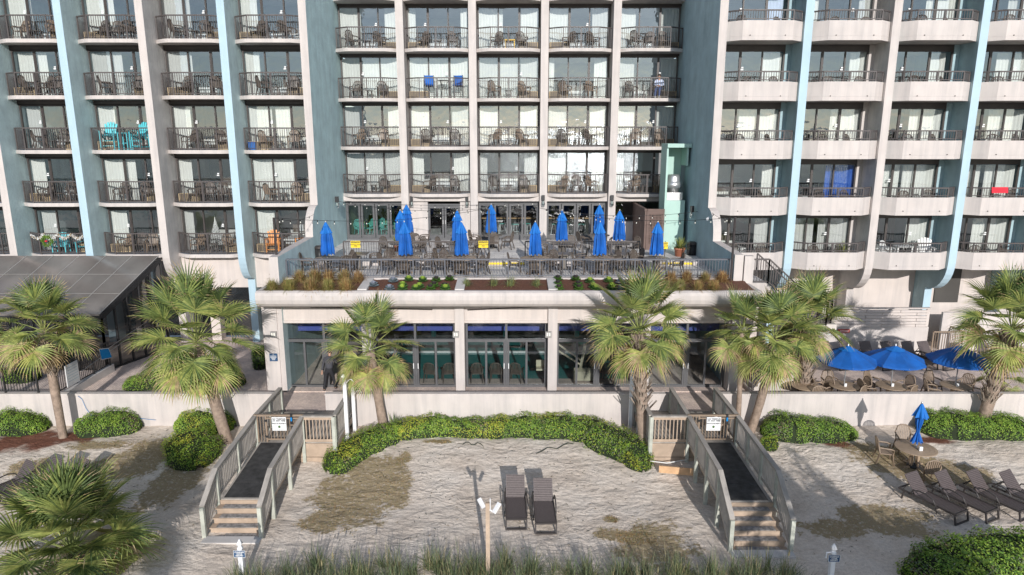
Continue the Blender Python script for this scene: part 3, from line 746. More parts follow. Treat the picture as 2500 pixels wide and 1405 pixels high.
AW.put((x+W*.75,y+.75,zz+.25),-.3,'white fan backed chair at the right end of a low right wing balcony','chair','white balcony chairs')
CHW.put((x+W*.22,y+.7,zz+.15),.5,'white slatted chair at the left end of a low right wing balcony','chair','white balcony chairs')
tb=thing('white_table',(x+W*.45,y+.8,zz),'square white table between white chairs on a low right wing balcony','table'); MB().box(-.4,.4,-.3,.3,.86,.9).build('table_top','resin_white',tb)
for sx in(-1,1): l=MB(); l.box(sx*.35-.03,sx*.35+.03,-.2,.2,0,.86); l.build('leg','resin_white',tb)
# blue sling bar chairs
def bluebar():
    r=thing('sling_bar_chair'); MB().box(-.24,.24,-.22,.22,.72,.75).build('seat','umbrella_blue',r)
    b=MB(); b.add([(-.24,.2,.75),(.24,.2,.75),(.24,.28,1.28),(-.24,.28,1.28)],[(0,1,2,3)]); b.build('backrest','umbrella_blue',r)
    for sx in(-1,1):
        f=MB(); f.tube([(sx*.26,.28,1.3),(sx*.26,.2,.76),(sx*.27,.26,0)],.018,5); f.build('leg','frame_bronze',r)
        f=MB(); f.tube([(sx*.27,.24,.98),(sx*.28,-.2,.96),(sx*.27,-.24,0)],.018,5); f.build('leg','frame_bronze',r)
    f=MB(); f.bar((-.26,-.22,.3),(.26,-.22,.3),.03,.03); f.build('footrest','frame_bronze',r); return Proto(r)
BB=bluebar(); x,y,z,W=BAL['C',2,1]
BB.put((x+W*.36,y+.75,z),.2,'tall chair with blue sling, left of the bar table, middle section','chair','blue sling bar chairs'); BB.put((x+W*.80,y+.75,z),-.2,'tall chair with blue sling, right of the bar table, middle section','chair','blue sling bar chairs')
bt=thing('bar_table',(x+W*.58,y+.75,z),'tall dark wire bar table between the blue sling chairs','table'); MB().lathe([(0,.98),(.34,.98),(.34,1.0),(0,1.0)],n=20).build('table_top','frame_bronze',bt)
for a in range(3): l=MB(); t=a*2*PI/3; l.tube([(.3*math.cos(t),.3*math.sin(t),.98),(.12*math.cos(t),.12*math.sin(t),.6),(.28*math.cos(t),.28*math.sin(t),0)],.015,5); l.build('leg','frame_bronze',bt)
x,y,z,W=BAL['R',1,3]
CH.put((x+W*.75,y+.72,z),.3,f"dark slatted chair beside the red towel, right wing",'chair',G)
tw=MB(); 
x0=x+W*.28
for k in range(6): tw.add([(x0+.13*k,y+.05,z+1.2),(x0+.13*k+.13,y+.05,z+1.2),(x0+.13*k+.13,y+.0-.01*(k%2),z+.92),(x0+.13*k,y+.0,z+.92)],[(0,1,2,3)])
t=tw.build('towel','red_cloth'); tag(t,'red towel hung over a dark balcony rail at the far right','towel'); t.location=(0,-.02,-.02)
x,y,z,W=BAL['C',3,2]
yt=thing('yellow_table',(x+W*.52,y+.7,z),'small yellow topped table on the top middle balcony','table'); MB().box(-.3,.3,-.2,.2,.44,.5).build('table_top','yellow',yt)
for sx in(-1,1): l=MB(); l.box(sx*.25-.02,sx*.25+.02,-.15,.15,0,.44); l.build('leg','yellow',yt)
x,y,z,W=BAL['L',2,3]
cb=thing('cooler_box',(x+W*.10,y+.75,z),'small bright blue cooler on a left wing balcony floor','cooler'); MB().box(-.18,.18,-.15,.15,0,.34).build('body','umbrella_top',cb); MB().box(-.19,.19,-.16,.16,.34,.40).build('lid','umbrella_blue',cb)
# wreath and garland
x,y,z,W=BAL['L',0,0]
wr=thing('wreath',(x+W*.36,y-.02,z+.72),'round green wreath with red and white bow hung on a balcony rail','wreath')
mb=MB(); rn=random.Random(5)
for k in range(420):
    a=rn.random()*2*PI; rr=.24+rn.uniform(-.07,.07); p=Vector((rr*math.cos(a),rn.uniform(-.06,.06),rr*math.sin(a))); d=Vector((rn.uniform(-1,1),rn.uniform(-1,.3),rn.uniform(-1,1))).normalized()*.07
    mb.bar(p,p+d,.02,.006)
mb.build('foliage','hedge_a',wr); MB().lathe([(0,.06),(.09,0),(0,-.06)],n=10).build('bow','red_cloth',wr).location=(0,-.08,0)
ga=MB()
for k in range(900):
    t=rn.random(); px=x+.4+t*(W-.7); dz=-.22*abs(math.sin(t*PI*4)); p=Vector((px,y+.05+rn.uniform(-.05,.05),z+1.06+dz+rn.uniform(-.06,.06))); d=Vector((rn.uniform(-1,1),rn.uniform(-1,.3),rn.uniform(-1,1))).normalized()*.06; ga.bar(p,p+d,.025,.008,rn.choice((0,0,1)))
tag(ga.build('garland',['ink_white','straw_a']),'cream festive garland draped along the rail beside the wreath','garland')
# white tree and lamps behind glass
x,y,z,W=BAL['L',0,2]
tr=thing('tinsel_tree',(x+W*.42,YGL+.7,z),'white tinsel tree standing inside a ground row window, left wing','tree'); mb=MB()
for k in range(900):
    h=rn.random(); rr=(1-h)*.42; a=rn.random()*2*PI; p=Vector((rr*math.cos(a)*.4,rr*math.sin(a)*.4,.25+1.5*h)); q=Vector((rr*math.cos(a),rr*math.sin(a),.2+1.48*h)); mb.bar(p,q,.035,.012)
mb.build('needles','ink_white',tr); MB().tube([(0,0,0),(0,0,1.7)],.03,6).build('trunk','metal_white',tr)
def lamp(x,y,z,lab):
    r=thing('table_lamp',(x,y,z),lab,'lamp'); MB().lathe([(.13,1.30),(.17,.98)],n=14).build('lamp_shade','ink_white',r); MB().tube([(0,0,.62),(0,0,1.0)],[.05,.02],8).build('lamp_base','metal_pole',r)
    MB().box(-.25,.25,-.2,.2,0,.62).build('nightstand','room_wall',r); return r
x,y,z,W=BAL['L',0,3]; lamp(x+W*.62,YGL+.9,z,'white shaded lamp inside the window behind the orange chairs')
x,y,z,W=BAL['L',0,1]; lamp(x+W*.80,YGL+.9,z,'white shaded lamp inside the ground row window, second bay, left wing')
# beds faintly visible inside a few rooms
BD=None
def bed(x,y,z,lab):
    global BD
    if BD is None:
        r=thing('bed'); MB().box(-.8,.8,-1,1,.25,.5).build('mattress','ink_white',r); MB().box(-.8,.8,.75,1.0,.5,.62).build('pillow','curtain_white',r); MB().box(-.85,.85,1.0,1.06,0,1.1).build('headboard','resin_brown',r); MB().box(-.8,.8,-1,1,0,.25).build('base','resin_brown',r); BD=Proto(r)
    BD.put((x,y,z),0,lab,'bed','beds inside the rooms')
for (w,k,c) in [q for q in BAL if q[2]>=0 and q[1]<(4 if q[0]=='C' else 5) and q[2]<(5 if q[0]=='C' else 4) and q not in (('C',2,0),('C',2,1),('C',2,2),('C',0,0),('L',0,2),('R',0,1),('R',1,2),('R',1,3))]:
    x,y,z,W=BAL[w,k,c]; bed(x+W*.55,{'C':YGC,'L':YGL,'R':YGR}[w]+1.9,z,f"white bed seen through the glass, {where(w,k,c)}")
# potted plants
def spiky(mb,c,n,L,w,mats=(0,1),seed=0,up=.9,spread=1.0):
    rn=random.Random(seed)
    for i in range(n):
        a=rn.random()*2*PI; e=rn.uniform(.15,1.35)*spread; l=L*rn.uniform(.7,1.1); dx,dy=math.cos(a),math.sin(a); prev=Vector(c); d=Vector((dx*math.sin(e),dy*math.sin(e),math.cos(e)))
        s=Vector((-dy,dx,0)); pts=[]
        for k in range(4):
            ww=w*(1,.9,.6,.02)[k]; pts+=[prev+s*ww,prev-s*ww]; prev=prev+d*(l/3); d=(d+Vector((0,0,-.22*up))).normalized()
        mb.add(pts,[(0,1,3,2),(2,3,5,4),(4,5,7,6)],rn.choice(mats))
def pot_plant(loc,lab,pr=.22,ph=.45,L=.55,mt='terracotta',n=90,w=.012,seed=1):
    r=thing('potted_plant',loc,lab,'plant'); MB().lathe([(0,0),(pr*.7,0),(pr*.95,ph*.85),(pr*1.08,ph*.86),(pr*1.08,ph),(pr*.92,ph),(pr*.9,ph*.92),(0,ph*.92)],n=20).build('pot',mt,r)
    m=MB(); spiky(m,(0,0,ph*.9),n,L,w,(0,1,2),seed); m.build('foliage',['palm_a','palm_b','palm_c'],r); return r
p=atZ(1658,632,TZ+.05); pot_plant((p.x,p.y,TZ),'grassy green plant in a terracotta pot at the right of the terrace',.27,.62,.7,seed=3,n=160,w=.016)
x,y,z,W=BAL['R',0,1]; pot_plant((x+W*.72,y+.6,z+.1),'leafy green plant in a pot at the end of a low right wing balcony',.18,.5,.7,'terracotta',70,.02,seed=5)
p=atY(966,580,36.5); pot_plant((p.x,36.6,UZ),'plant in a cracked terracotta pot beside the left folding doors',.2,.5,.5,'terracotta',60,.02,seed=8)
def bin_(loc,lab):
    r=thing('litter_bin',loc,lab,'bin'); m=MB(); m.lathe([(0,0),(.24,0),(.24,.72),(0,.72)],n=20)
    for k in range(20): a=2*PI*k/20; m.bar((.26*math.cos(a),.26*math.sin(a),.04),(.28*math.cos(a),.28*math.sin(a),.76),.03,.012,up=(0,1,0))
    m.build('body','black_plastic',r); MB().lathe([(.29,.76),(.30,.80),(.22,.86),(.12,.86),(.12,.80)],n=20).build('rim','frame_bronze',r)
p=atZ(1692,628,TZ+.1); bin_((p.x,p.y+.2,TZ),'black slatted litter bin beside the terracotta pot on the terrace')
p=atZ(778,640,TZ+.1); bin_((p.x,p.y+.3,TZ),'black slatted litter bin behind the leftmost closed parasol')
# ------------------------------------------------------------------ terrace furniture
RT=round_table('table_tan',.68); RTG=round_table('table_grey',.60); SQ=square_table('table_grey')
CU=[closed_umbrella(s) for s in (1,2,3)]; ui=0
seatn=['front','right','back','left']
def table_set(kind,x,y,z,lab,pos,angs,umb=True,rad=.95,chairs='chairs round the terrace tables',tg='tables on the terrace',ch=CH,word='brown'):
    global ui
    kind.put((x,y,z),0,lab,'table',tg)
    for i,a in enumerate(angs):
        # a: direction of chair from table, degrees, -90 = toward camera
        t=R(a); cx,cy=x+rad*math.cos(t),y+rad*math.sin(t); rr=t-PI/2 
        side={-90:'seaward',90:'building side',0:'right side',180:'left side'}.get(a,None)
        if side is None: side=('near ' if math.sin(t)<0 else 'far ')+('right' if math.cos(t)>0 else 'left')
        jit=rnd.uniform(-.25,.25)
        ch.put((cx,cy,z),rr+jit,f"{word} slatted chair, {side}, at the {pos}",'chair',chairs)
    if umb:
        CU[ui%3].put((x,y,z),rnd.uniform(0,.6),f"closed blue parasol standing through the {pos}",'umbrella','closed blue parasols'); ui+=1
fr=[802,991,1128,1306,1462,1601]
for i,u in enumerate(fr):
    p=atZ(u,629,TZ+.73)
    table_set(RT if i not in(0,5) else RTG,p.x,31.35,TZ,f"round tan table, {ORD[i]} from the left in the seaward terrace row",f"{ORD[i]} front row terrace table",[-90,0,180] + ([40] if i in(0,3,4) else [140]) + ([-40] if i in (0,2) else []))
for i,u in enumerate([885,1062 if 0 else 1015,1118,1376,1508]):
    p=atZ(u,612,TZ+.73)
    table_set(SQ,p.x,32.55,TZ,f"square grey table, {ORD[i]} from the left behind the front terrace row",f"{ORD[i]} square terrace table",[5,175] if i!=0 else [20],False,.78)
for i,u in enumerate([977,1116,1372,1513]):
    p=atY(u,517,34.6)
    table_set(RTG,p.x,34.6,UZ,f"round grey table, {ORD[i]} from the left behind the inner railing",f"{ORD[i]} table behind the inner rail",[30,150] if i!=2 else [60,180])
for i,u in enumerate([992,1199,1464]):
    p=atY(u,499,37.6)
    table_set(RTG,p.x,37.6,UZ,f"round grey table, {ORD[i]} from the left next to the restaurant doors",f"{ORD[i]} table by the restaurant doors",[-60,20] if i==0 else ([-80,-20,170] if i==1 else [-30,200]))
# teal chairs and stools inside restaurant
CHM=chair_proto('mint','dining_chair')
for i,(u,v) in enumerate([(885,555),(905,547),(925,553),(938,545),(960,548),(1005,0)]):
    if v==0: continue
    p=atY(u,v,43.0); CHM.put((p.x,42.3+.35*(i%3),UZ+.02),rnd.uniform(-1,1),f"mint green dining chair, {ORD[i]} from the left inside the left folding doors",'chair','mint dining chairs')
def stool():
    r=thing('bar_stool'); MB().box(-.18,.18,-.18,.18,.72,.75).build('seat','mint',r)
    for sx in(-1,1):
        for sy in(-1,1): l=MB(); l.bar((sx*.15,sy*.15,.72),(sx*.22,sy*.22,0),.03,.03); l.build('leg','ink_white',r)
    f=MB(); f.bar((-.2,-.2,.3),(.2,-.2,.3),.02,.02); f.build('footrest','ink_white',r); return Proto(r)
ST=stool()
for i,x in enumerate((-1.3,-.6,.2,.9,2.7,3.4,4.3)):
    ST.put((x,42.1+.3*(i%2),UZ+.02),.2*i,f"mint topped stool with white legs, {ORD[i]} from the left behind the centre doors",'stool','stools inside the restaurant')
ct=thing('bar_counter',(-.2,43.2,UZ),'wood topped counter inside the centre restaurant doors','counter'); MB().box(-1.7,5.2,-.25,.25,.98,1.04).build('counter_top','wood_new',ct); MB().box(-1.6,5.1,-.1,.1,0,.98).build('panel','room_dark',ct)
# railings of the terrace
def railing(pts,z0,z1,m,step=.12,post=1.35,pr=.055,name='railing',par=None,world=True,top=.08):
    mb=MB(); ps=Posts()
    for a,b in zip(pts,pts[1:]):
        A=Vector(a);B=Vector(b);L=(B-A).length; U=Vector((0,0,1))
        mb.bar(A+U*z1,B+U*z1,top,.06); mb.bar(A+U*(z0+.08),B+U*(z0+.08),.035,.035)
        n=max(2,round(L/step)); k2=max(1,round(L/post))
        for k in range(n+1):
            p=A.lerp(B,k/n); mb.bar(p+U*(z0+.08),p+U*(z1-.02),.02,.02,up=(0,1,0))
        for k in range(k2+1):
            p=A.lerp(B,k/k2); ps.bar(p+U*z0,p+U*(z1-.02),pr,pr,up=(0,1,0))
    return mb,ps
rl=thing('terrace_railing',(0,29.35,5.95),'long blue grey metal railing along the seaward edge of the terrace','railing')
a,b=railing([(-9.78,29.35,0),(9.45,29.35,0)],5.95,6.74,'rail_grey',.125,1.35); a.build('rail_panel','rail_grey',rl,True); b.build('post','rail_grey',rl,True)
for j,(x0,x1,l) in enumerate(((-8.3,-1.35,'brown metal railing behind the left square tables, dividing the terrace'),(.65,6.3,'brown metal railing behind the right square tables, dividing the terrace'))):
    r=thing('terrace_divider_rail',(x0,33.5,UZ),l,'railing'); a,b=railing([(x0,33.55,0),(x1,33.55,0)],UZ,UZ+.98,'rail_brown',.125,1.6); a.build('rail_panel','rail_brown',r,True); b.build('post','rail_brown',r,True)
def caution(u,v,y,lab):
    p=atY(u,v,y); r=thing('caution_sign',p,lab,'sign','yellow caution signs'); MB().box(-.235,.235,-.01,.01,-.17,.17).build('board','sign_yellow',r); MB().box(-.21,.21,-.016,-.011,.06,.15).build('header','ink_black',r)
    text('CAUTION',.085,(0,-.02,.105),UP,'sign_yellow',r); text('WATCH YOUR\nSTEP',.075,(0,-.016,-.055),UP,'ink_black',r)
caution(868,597,33.45,'yellow caution sign on the dividing rail at the left of the terrace'); caution(1180,597,33.45,'yellow caution sign on the dividing rail near the terrace centre'); caution(1619,600,33.45,'yellow caution sign beside the rightmost closed parasol')
MB_=MB(); p=atY(1619,600,33.5); MB_.tube([(p.x+.1,33.52,TZ),(p.x+.1,33.52,UZ+1.0)],.02,6); o=MB_.build('sign_post','rail_brown'); tag(o,'thin brown post carrying the right caution sign','post')
# wall lanterns
def lantern(p,lab):
    r=thing('wall_lantern',p,lab,'lantern','wall lanterns'); MB().box(-.09,.09,-.08,.08,.12,.42).build('cage','black_plastic',r); MB().lathe([(.0,.12),(.09,.10),(.11,-.10),(.09,-.2),(0,-.22)],n=10).build('jar','glass_shop',r); MB().lathe([(0,.1),(.04,.05),(.04,-.05),(0,-.1)],n=8).build('bulb','bulb',r)
    MB().bar((0,.08,.3),(0,.22,.3),.05,.12).build('bracket','black_plastic',r)
for i,(u,v,y,s) in enumerate([(1005,497,40.3,'left of the double doors'),(1140,497,40.3,'right of the double doors'),(1326,495,39.8,'on the third white pilaster'),(1494,495,39.8,'on the fourth white pilaster')]):
    lantern(atY(u,v,y),f"black wall lantern {s}")
p=atY(820,498,38.2); lantern((FX_L[5]+FW+.22,37.9,p.z),'black wall lantern on the textured teal wall left of the terrace')
lantern((FX_R[0]-.22,35.6,8.0),'black wall lantern on the shaded wall right of the terrace')
# string lights and poles
def pole(u,vt,y,zb,lab):
    p=atY(u,vt,y); r=thing('light_pole',(p.x,y,zb),lab,'pole','string light poles'); MB().tube([(0,0,0),(0,0,p.z-zb)],.05,8).build('shaft','frame_bronze',r); m=MB(); m.box(-.07,.07,-.07,.07,.0,.35); m.build('bracket','frame_bronze',r); return Vector((p.x,y,p.z))
A=pole(668,532,29.0,5.1,'slim dark pole for string lights at the left end of the terrace'); B=pole(1795,531,29.0,5.1,'slim dark pole for string lights at the right end of the terrace')
Cc=Vector((1.4,34.2,8.45)); pc=thing('light_pole',(1.25,34.2,UZ),'slim grey pole for string lights in the middle of the terrace','pole','string light poles'); MB().tube([(0,0,0),(0,0,2.6)],.045,8).build('shaft','frame_grey',pc)
Dp=thing('light_pole',(-1.15,34.2,UZ),'slim grey pole beside the gap in the dividing rail','pole','string light poles'); MB().tube([(0,0,0),(0,0,2.5)],.045,8).build('shaft','frame_grey',Dp)
def string(a,b,sag,lab,n=9):
    a=Vector(a);b=Vector(b); pts=[a.lerp(b,k/24)-Vector((0,0,sag*4*(k/24)*(1-k/24))) for k in range(25)]
    r=thing('string_lights',a,lab,'string lights','string lights over the terrace'); MB().tube(pts,.009,4,caps=False).build('wire','black_plastic',r,True)
    m=MB(); h=MB()
    for i in range(n):
        t=(i+.5)/n; p=a.lerp(b,t)-Vector((0,0,sag*4*t*(1-t))); h.tube([p,p-Vector((0,0,.08))],.018,5); m.lathe([(0,-.08),(.018,-.10),(.022,-.13),(.014,-.15),(0,-.16)],p,6)
    m.build('bulbs','bulb',r,True); h.build('sockets','black_plastic',r,True)
string(A,Cc-Vector((2.6,0,0)),.35,'string lights from the left pole to the middle pole',14); string(B,Cc,.35,'string lights from the right pole to the middle pole',14)
string((-9.7,38.5,8.4),Cc-Vector((2.6,0,0)),.3,'string lights from the teal wall to the middle poles',12); string((9.45,35.0,8.2),Cc,.3,'string lights from the shaded wall to the middle poles',12)
string((-9.7,39.8,8.3),(1.6,39.9,8.25),.25,'string lights close to the restaurant doors',14)
string(A,(-9.7,33.6,8.2),.2,'short run of string lights left of the terrace',4); string(B,(9.6,33.2,8.4),.2,'short run of string lights right of the terrace',4)
cam_=thing('security_camera',(9.6,33.3,8.1),'small white security camera on the white fin right of the terrace','camera'); MB().bar((0,0,0),(-.2,-.25,-.06),.1,.1).build('housing','metal_white',cam_); MB().bar((0,.1,.1),(0,0,0),.05,.05).build('bracket','metal_white',cam_)
# ================================================================== GROUND, WALLS, BRIDGES
def sstep(a,b,x):
    t=max(0,min(1,(x-a)/(b-a))); return t*t*(3-2*t)
def gz(x,y):
    z=.33*sstep(20.5,25.2,y)
    if y<27: z+=.05*noise.noise(Vector((x*.35,y*.35,0)))+.022*noise.noise(Vector((x*1.7,y*2.6,3)))
    if y<15: z-=.9*sstep(15,-40,y)*1.0
    if y<-40: z-=min(4,(-40-y)*.1)
    return z
# patches: (u,v,ru,rv,type) given where they lie on the sand; type 0 green-brown turf, 1 mulch, 2 pale sand
def W_(u,v): p=atZ(u,v,.05); return (p.x,p.y)
PATCH=[(870,1215,115,85,0),(900,1165,100,45,0),(965,1200,40,60,0),(790,1270,60,40,0),(990,1130,16,14,0),(1075,1035+60,40,6,0),(1600,1330,110,60,0),(1510,1300,60,18,0),(1555,1312,40,12,0),(1495,1265,20,10,0),
 (350,1130,90,50,0),(420,1180,70,80,0),(300,1150,120,20,0),(250,1105,90,12,0),(80,1150,60,20,0),(2180,1140,90,50,0),(2270,1160,90,35,0),(2360,1170,70,35,0),(2120,1110,70,16,0),(2160,1270,130,45,0),(2050,1290,90,30,0),
 (60,1092,110,26,1),(180,1082,60,14,1),(0,1105,60,20,1),(2270,1092,60,8,1),(1100,1070,60,8,1),(1240,1078,60,6,1),(2040,1100,40,8,1)]
PW_=[]
for u,v,ru,rv,t in PATCH:
    c=W_(u,v); e=W_(u+ru,v); f=W_(u,v+rv); g=W_(u,v-rv); PW_.append((c[0],(f[1]+g[1])/2,abs(e[0]-c[0]),abs(g[1]-f[1])/2,t))
def patch(x,y):
    r=[0,0]
    n=.45*noise.noise(Vector((x*1.3,y*1.3,7)))+.3*noise.noise(Vector((x*4,y*4,2)))+.2*noise.noise(Vector((x*11,y*11,1)))
    for cx,cy,rx,ry,t in PW_:
        dx=(x-cx)/rx; dy=(y-cy)/ry; d=dx*dx+dy*dy
        if d<2.2: k=1.15-math.sqrt(d)+n*.9; r[t]=max(r[t],max(0,min(1,k*2.2)))
    return r
xs=[-9000,-2500,-600,-150,-60,-40]+[-30+.5*i for i in range(20)]+[-20+.105*i for i in range(382)]+[20.2+.5*i for i in range(24)]+[40,60,150,600,2500,9000]
ys=[-60,-52,-44,-36,-28,-20,-12,-5,0,4,8,11,13,14.5]+[15.5+.1*i for i in range(114)]+[27.5,40,60,200,1000,9000]
nx,ny=len(xs),len(ys)
vs=[];cols=[]
for y in ys:
    for x in xs:
        fine=-20<=x<=20 and 15.4<y<26.9
        z=gz(x,y)
        if fine:
            q=Vector((x*1.15,y*3.3,5)); z+=.010*noise.noise(q)+.000*(1-abs(noise.noise(Vector((x*2.1,y*4.0,9))))*2)
            p=patch(x,y)
        else: p=(0,0)
        vs.append((x,y,z)); cols+= [p[0],p[1],0,1]
me=bpy.data.meshes.new('ground'); me.from_pydata(vs,[],[(j*nx+i,j*nx+i+1,(j+1)*nx+i+1,(j+1)*nx+i) for j in range(ny-1) for i in range(nx-1)])
at=me.color_attributes.new('patch','FLOAT_COLOR','POINT'); at.data.foreach_set('color',cols); me.polygons.foreach_set('use_smooth',[True]*len(me.polygons))
g=bpy.data.objects.new('ground',me); COL.objects.link(g); tag(g,kind='structure')
m,nt,b=nodes('sand'); a=nt.nodes.new('ShaderNodeAttribute'); a.attribute_name='patch'; sep=nt.nodes.new('ShaderNodeSeparateColor'); nt.links.new(a.outputs['Color'],sep.inputs[0])
n1=noise_node(nt,.55,6); n2=noise_node(nt,9,5); n3=noise_node(nt,38,3)
base=ramp(nt,n1.outputs['Fac'],[(.30,(.58,.49,.41)),(.5,(.69,.60,.515)),(.72,(.75,.675,.60))])
base=mixc(nt,1.0,base,ramp(nt,n2.outputs['Fac'],[(.3,(.86,.85,.84)),(.65,(1.08,1.08,1.08))]),'MULTIPLY')
base=mixc(nt,1.0,base,ramp(nt,n3.outputs['Fac'],[(.25,(.80,.79,.78)),(.6,(1.08,1.08,1.08))]),'MULTIPLY')
turf=ramp(nt,n3.outputs['Fac'],[(.3,(.22,.165,.10)),(.5,(.38,.29,.19)),(.68,(.32,.29,.15))])
mul=ramp(nt,n3.outputs['Fac'],[(.3,(.11,.045,.03)),(.7,(.24,.11,.075))])
mt=nt.nodes.new('ShaderNodeMath'); mt.operation='MULTIPLY_ADD'; mt.inputs[1].default_value=2.2; mt.inputs[2].default_value=-.95; nt.links.new(sep.outputs[0],mt.inputs[0])
m2_=nt.nodes.new('ShaderNodeMath'); m2_.operation='MULTIPLY_ADD'; m2_.inputs[1].default_value=5.0; m2_.inputs[2].default_value=-2.5; nt.links.new(n2.outputs['Fac'],m2_.inputs[0])
m3_=nt.nodes.new('ShaderNodeMath'); m3_.operation='ADD'; m3_.use_clamp=True; nt.links.new(mt.outputs[0],m3_.inputs[0]); nt.links.new(m2_.outputs[0],m3_.inputs[1])
mm3=nt.nodes.new('ShaderNodeMath'); mm3.operation='MULTIPLY'; gt=nt.nodes.new('ShaderNodeMath'); gt.operation='GREATER_THAN'; gt.inputs[1].default_value=.02; nt.links.new(sep.outputs[0],gt.inputs[0]); nt.links.new(m3_.outputs[0],mm3.inputs[0]); nt.links.new(gt.outputs[0],mm3.inputs[1])
c=mixc(nt,mm3.outputs[0],base,turf); c=mixc(nt,sep.outputs[1],c,mul)
nt.links.new(c,b.inputs['Base Color']); b.inputs['Roughness'].default_value=.95; b.inputs['Specular IOR Level'].default_value=.15
nw=noise_node(nt,.9,3); wv=nt.nodes.new('ShaderNodeVectorMath'); wv.operation='MULTIPLY_ADD'; wv.inputs[1].default_value=(.9,.9,0); g9=nt.nodes.new('ShaderNodeNewGeometry'); nt.links.new(nw.outputs['Color'],wv.inputs[0]); nt.links.new(g9.outputs['Position'],wv.inputs[2])
nn=noise_node(nt,2.6,6,None,.58,(1,1.5,1)); mpn=nn.inputs['Vector'].links[0].from_node; nt.links.new(wv.outputs[0],mpn.inputs['Vector'])
ns2=noise_node(nt,.45,3); ht=nt.nodes.new('ShaderNodeMapRange'); ht.inputs['From Min'].default_value=.38; ht.inputs['From Max'].default_value=.62; ht.inputs['To Min'].default_value=.35; ht.inputs['To Max'].default_value=1.0; nt.links.new(ns2.outputs['Fac'],ht.inputs['Value'])
hm=nt.nodes.new('ShaderNodeMath'); hm.operation='MULTIPLY'; nt.links.new(nn.outputs['Fac'],hm.inputs[0]); nt.links.new(ht.outputs[0],hm.inputs[1]); bn=bump(nt,b,hm.outputs[0],.9,.15)
vo=nt.nodes.new('ShaderNodeTexVoronoi'); vo.feature='SMOOTH_F1'; vo.inputs['Scale'].default_value=3.6; gg=nt.nodes.new('ShaderNodeNewGeometry'); mp=nt.nodes.new('ShaderNodeMapping'); mp.inputs['Scale'].default_value=(1,1.9,1)
nz=nt.nodes.new('ShaderNodeVectorMath'); nz.operation='MULTIPLY_ADD'; nz.inputs[1].default_value=(.5,.5,.5); nt.links.new(n1.outputs['Color'],nz.inputs[0]); nt.links.new(gg.outputs['Position'],nz.inputs[2]); nt.links.new(nz.outputs[0],mp.inputs[0]); nt.links.new(mp.outputs[0],vo.inputs['Vector'])
bn=bump(nt,b,vo.outputs['Distance'],.5,.035,bn); bn=bump(nt,b,n3.outputs['Fac'],.4,.02,bn)
me.materials.append(m)
# sea behind the camera (seen in the window reflections)
m,nt,b=nodes('sea'); b.inputs['Base Color'].default_value=(.02,.06,.075,1); rr=noise_node(nt,.9,3,None,.5,(1,.6,1)); mr=nt.nodes.new('ShaderNodeMapRange'); mr.inputs['From Min'].default_value=.47; mr.inputs['From Max'].default_value=.56; mr.inputs['To Min'].default_value=.08; mr.inputs['To Max'].default_value=.40; nt.links.new(rr.outputs['Fac'],mr.inputs['Value']); nt.links.new(mr.outputs[0],b.inputs['Roughness'])
n=noise_node(nt,.30,3,None,.5,(1,1.6,1)); bump(nt,b,n.outputs['Fac'],1.0,1.25)
w=MB().quad((-9000,-9000,-1.6),(9000,-9000,-1.6),(9000,-45,-1.6),(-9000,-45,-1.6)).build('water','sea'); tag(w,kind='structure')
# patio
YW=26.36
pt=MB(); pt.box(-45,-10.62,26.56,36.9,-.5,PZ); pt.box(10.1,45,26.56,36.9,-.5,PZ); pt.box(-10.62,10.1,26.56,29.28,-.5,PZ); pt.box(-9.25,-7.62,YW,26.559,-.5,PZ); pt.box(6.5,8.5,YW,26.559,-.5,PZ)
tag(pt.build('patio','pavers'),kind='structure')
def lowwall(x0,x1,lab,z1=1.67):
    r=thing('retaining_wall',((x0+x1)/2,YW,0),lab,'wall'); m=MB(); m.box(x0,x1,YW,YW+.198,-.5,z1); m.build('wall','stucco_white',r,True); m=MB(); m.box(x0-.01,x1+.01,YW-.03,YW+.22,z1+.001,z1+.07); m.build('coping','stucco_white',r,True)
lowwall(-34,-9.35,'low white retaining wall left of the left boardwalk'); lowwall(-7.6,6.45,'low white retaining wall between the two boardwalks'); lowwall(8.55,34,'low white retaining wall right of the right boardwalk')
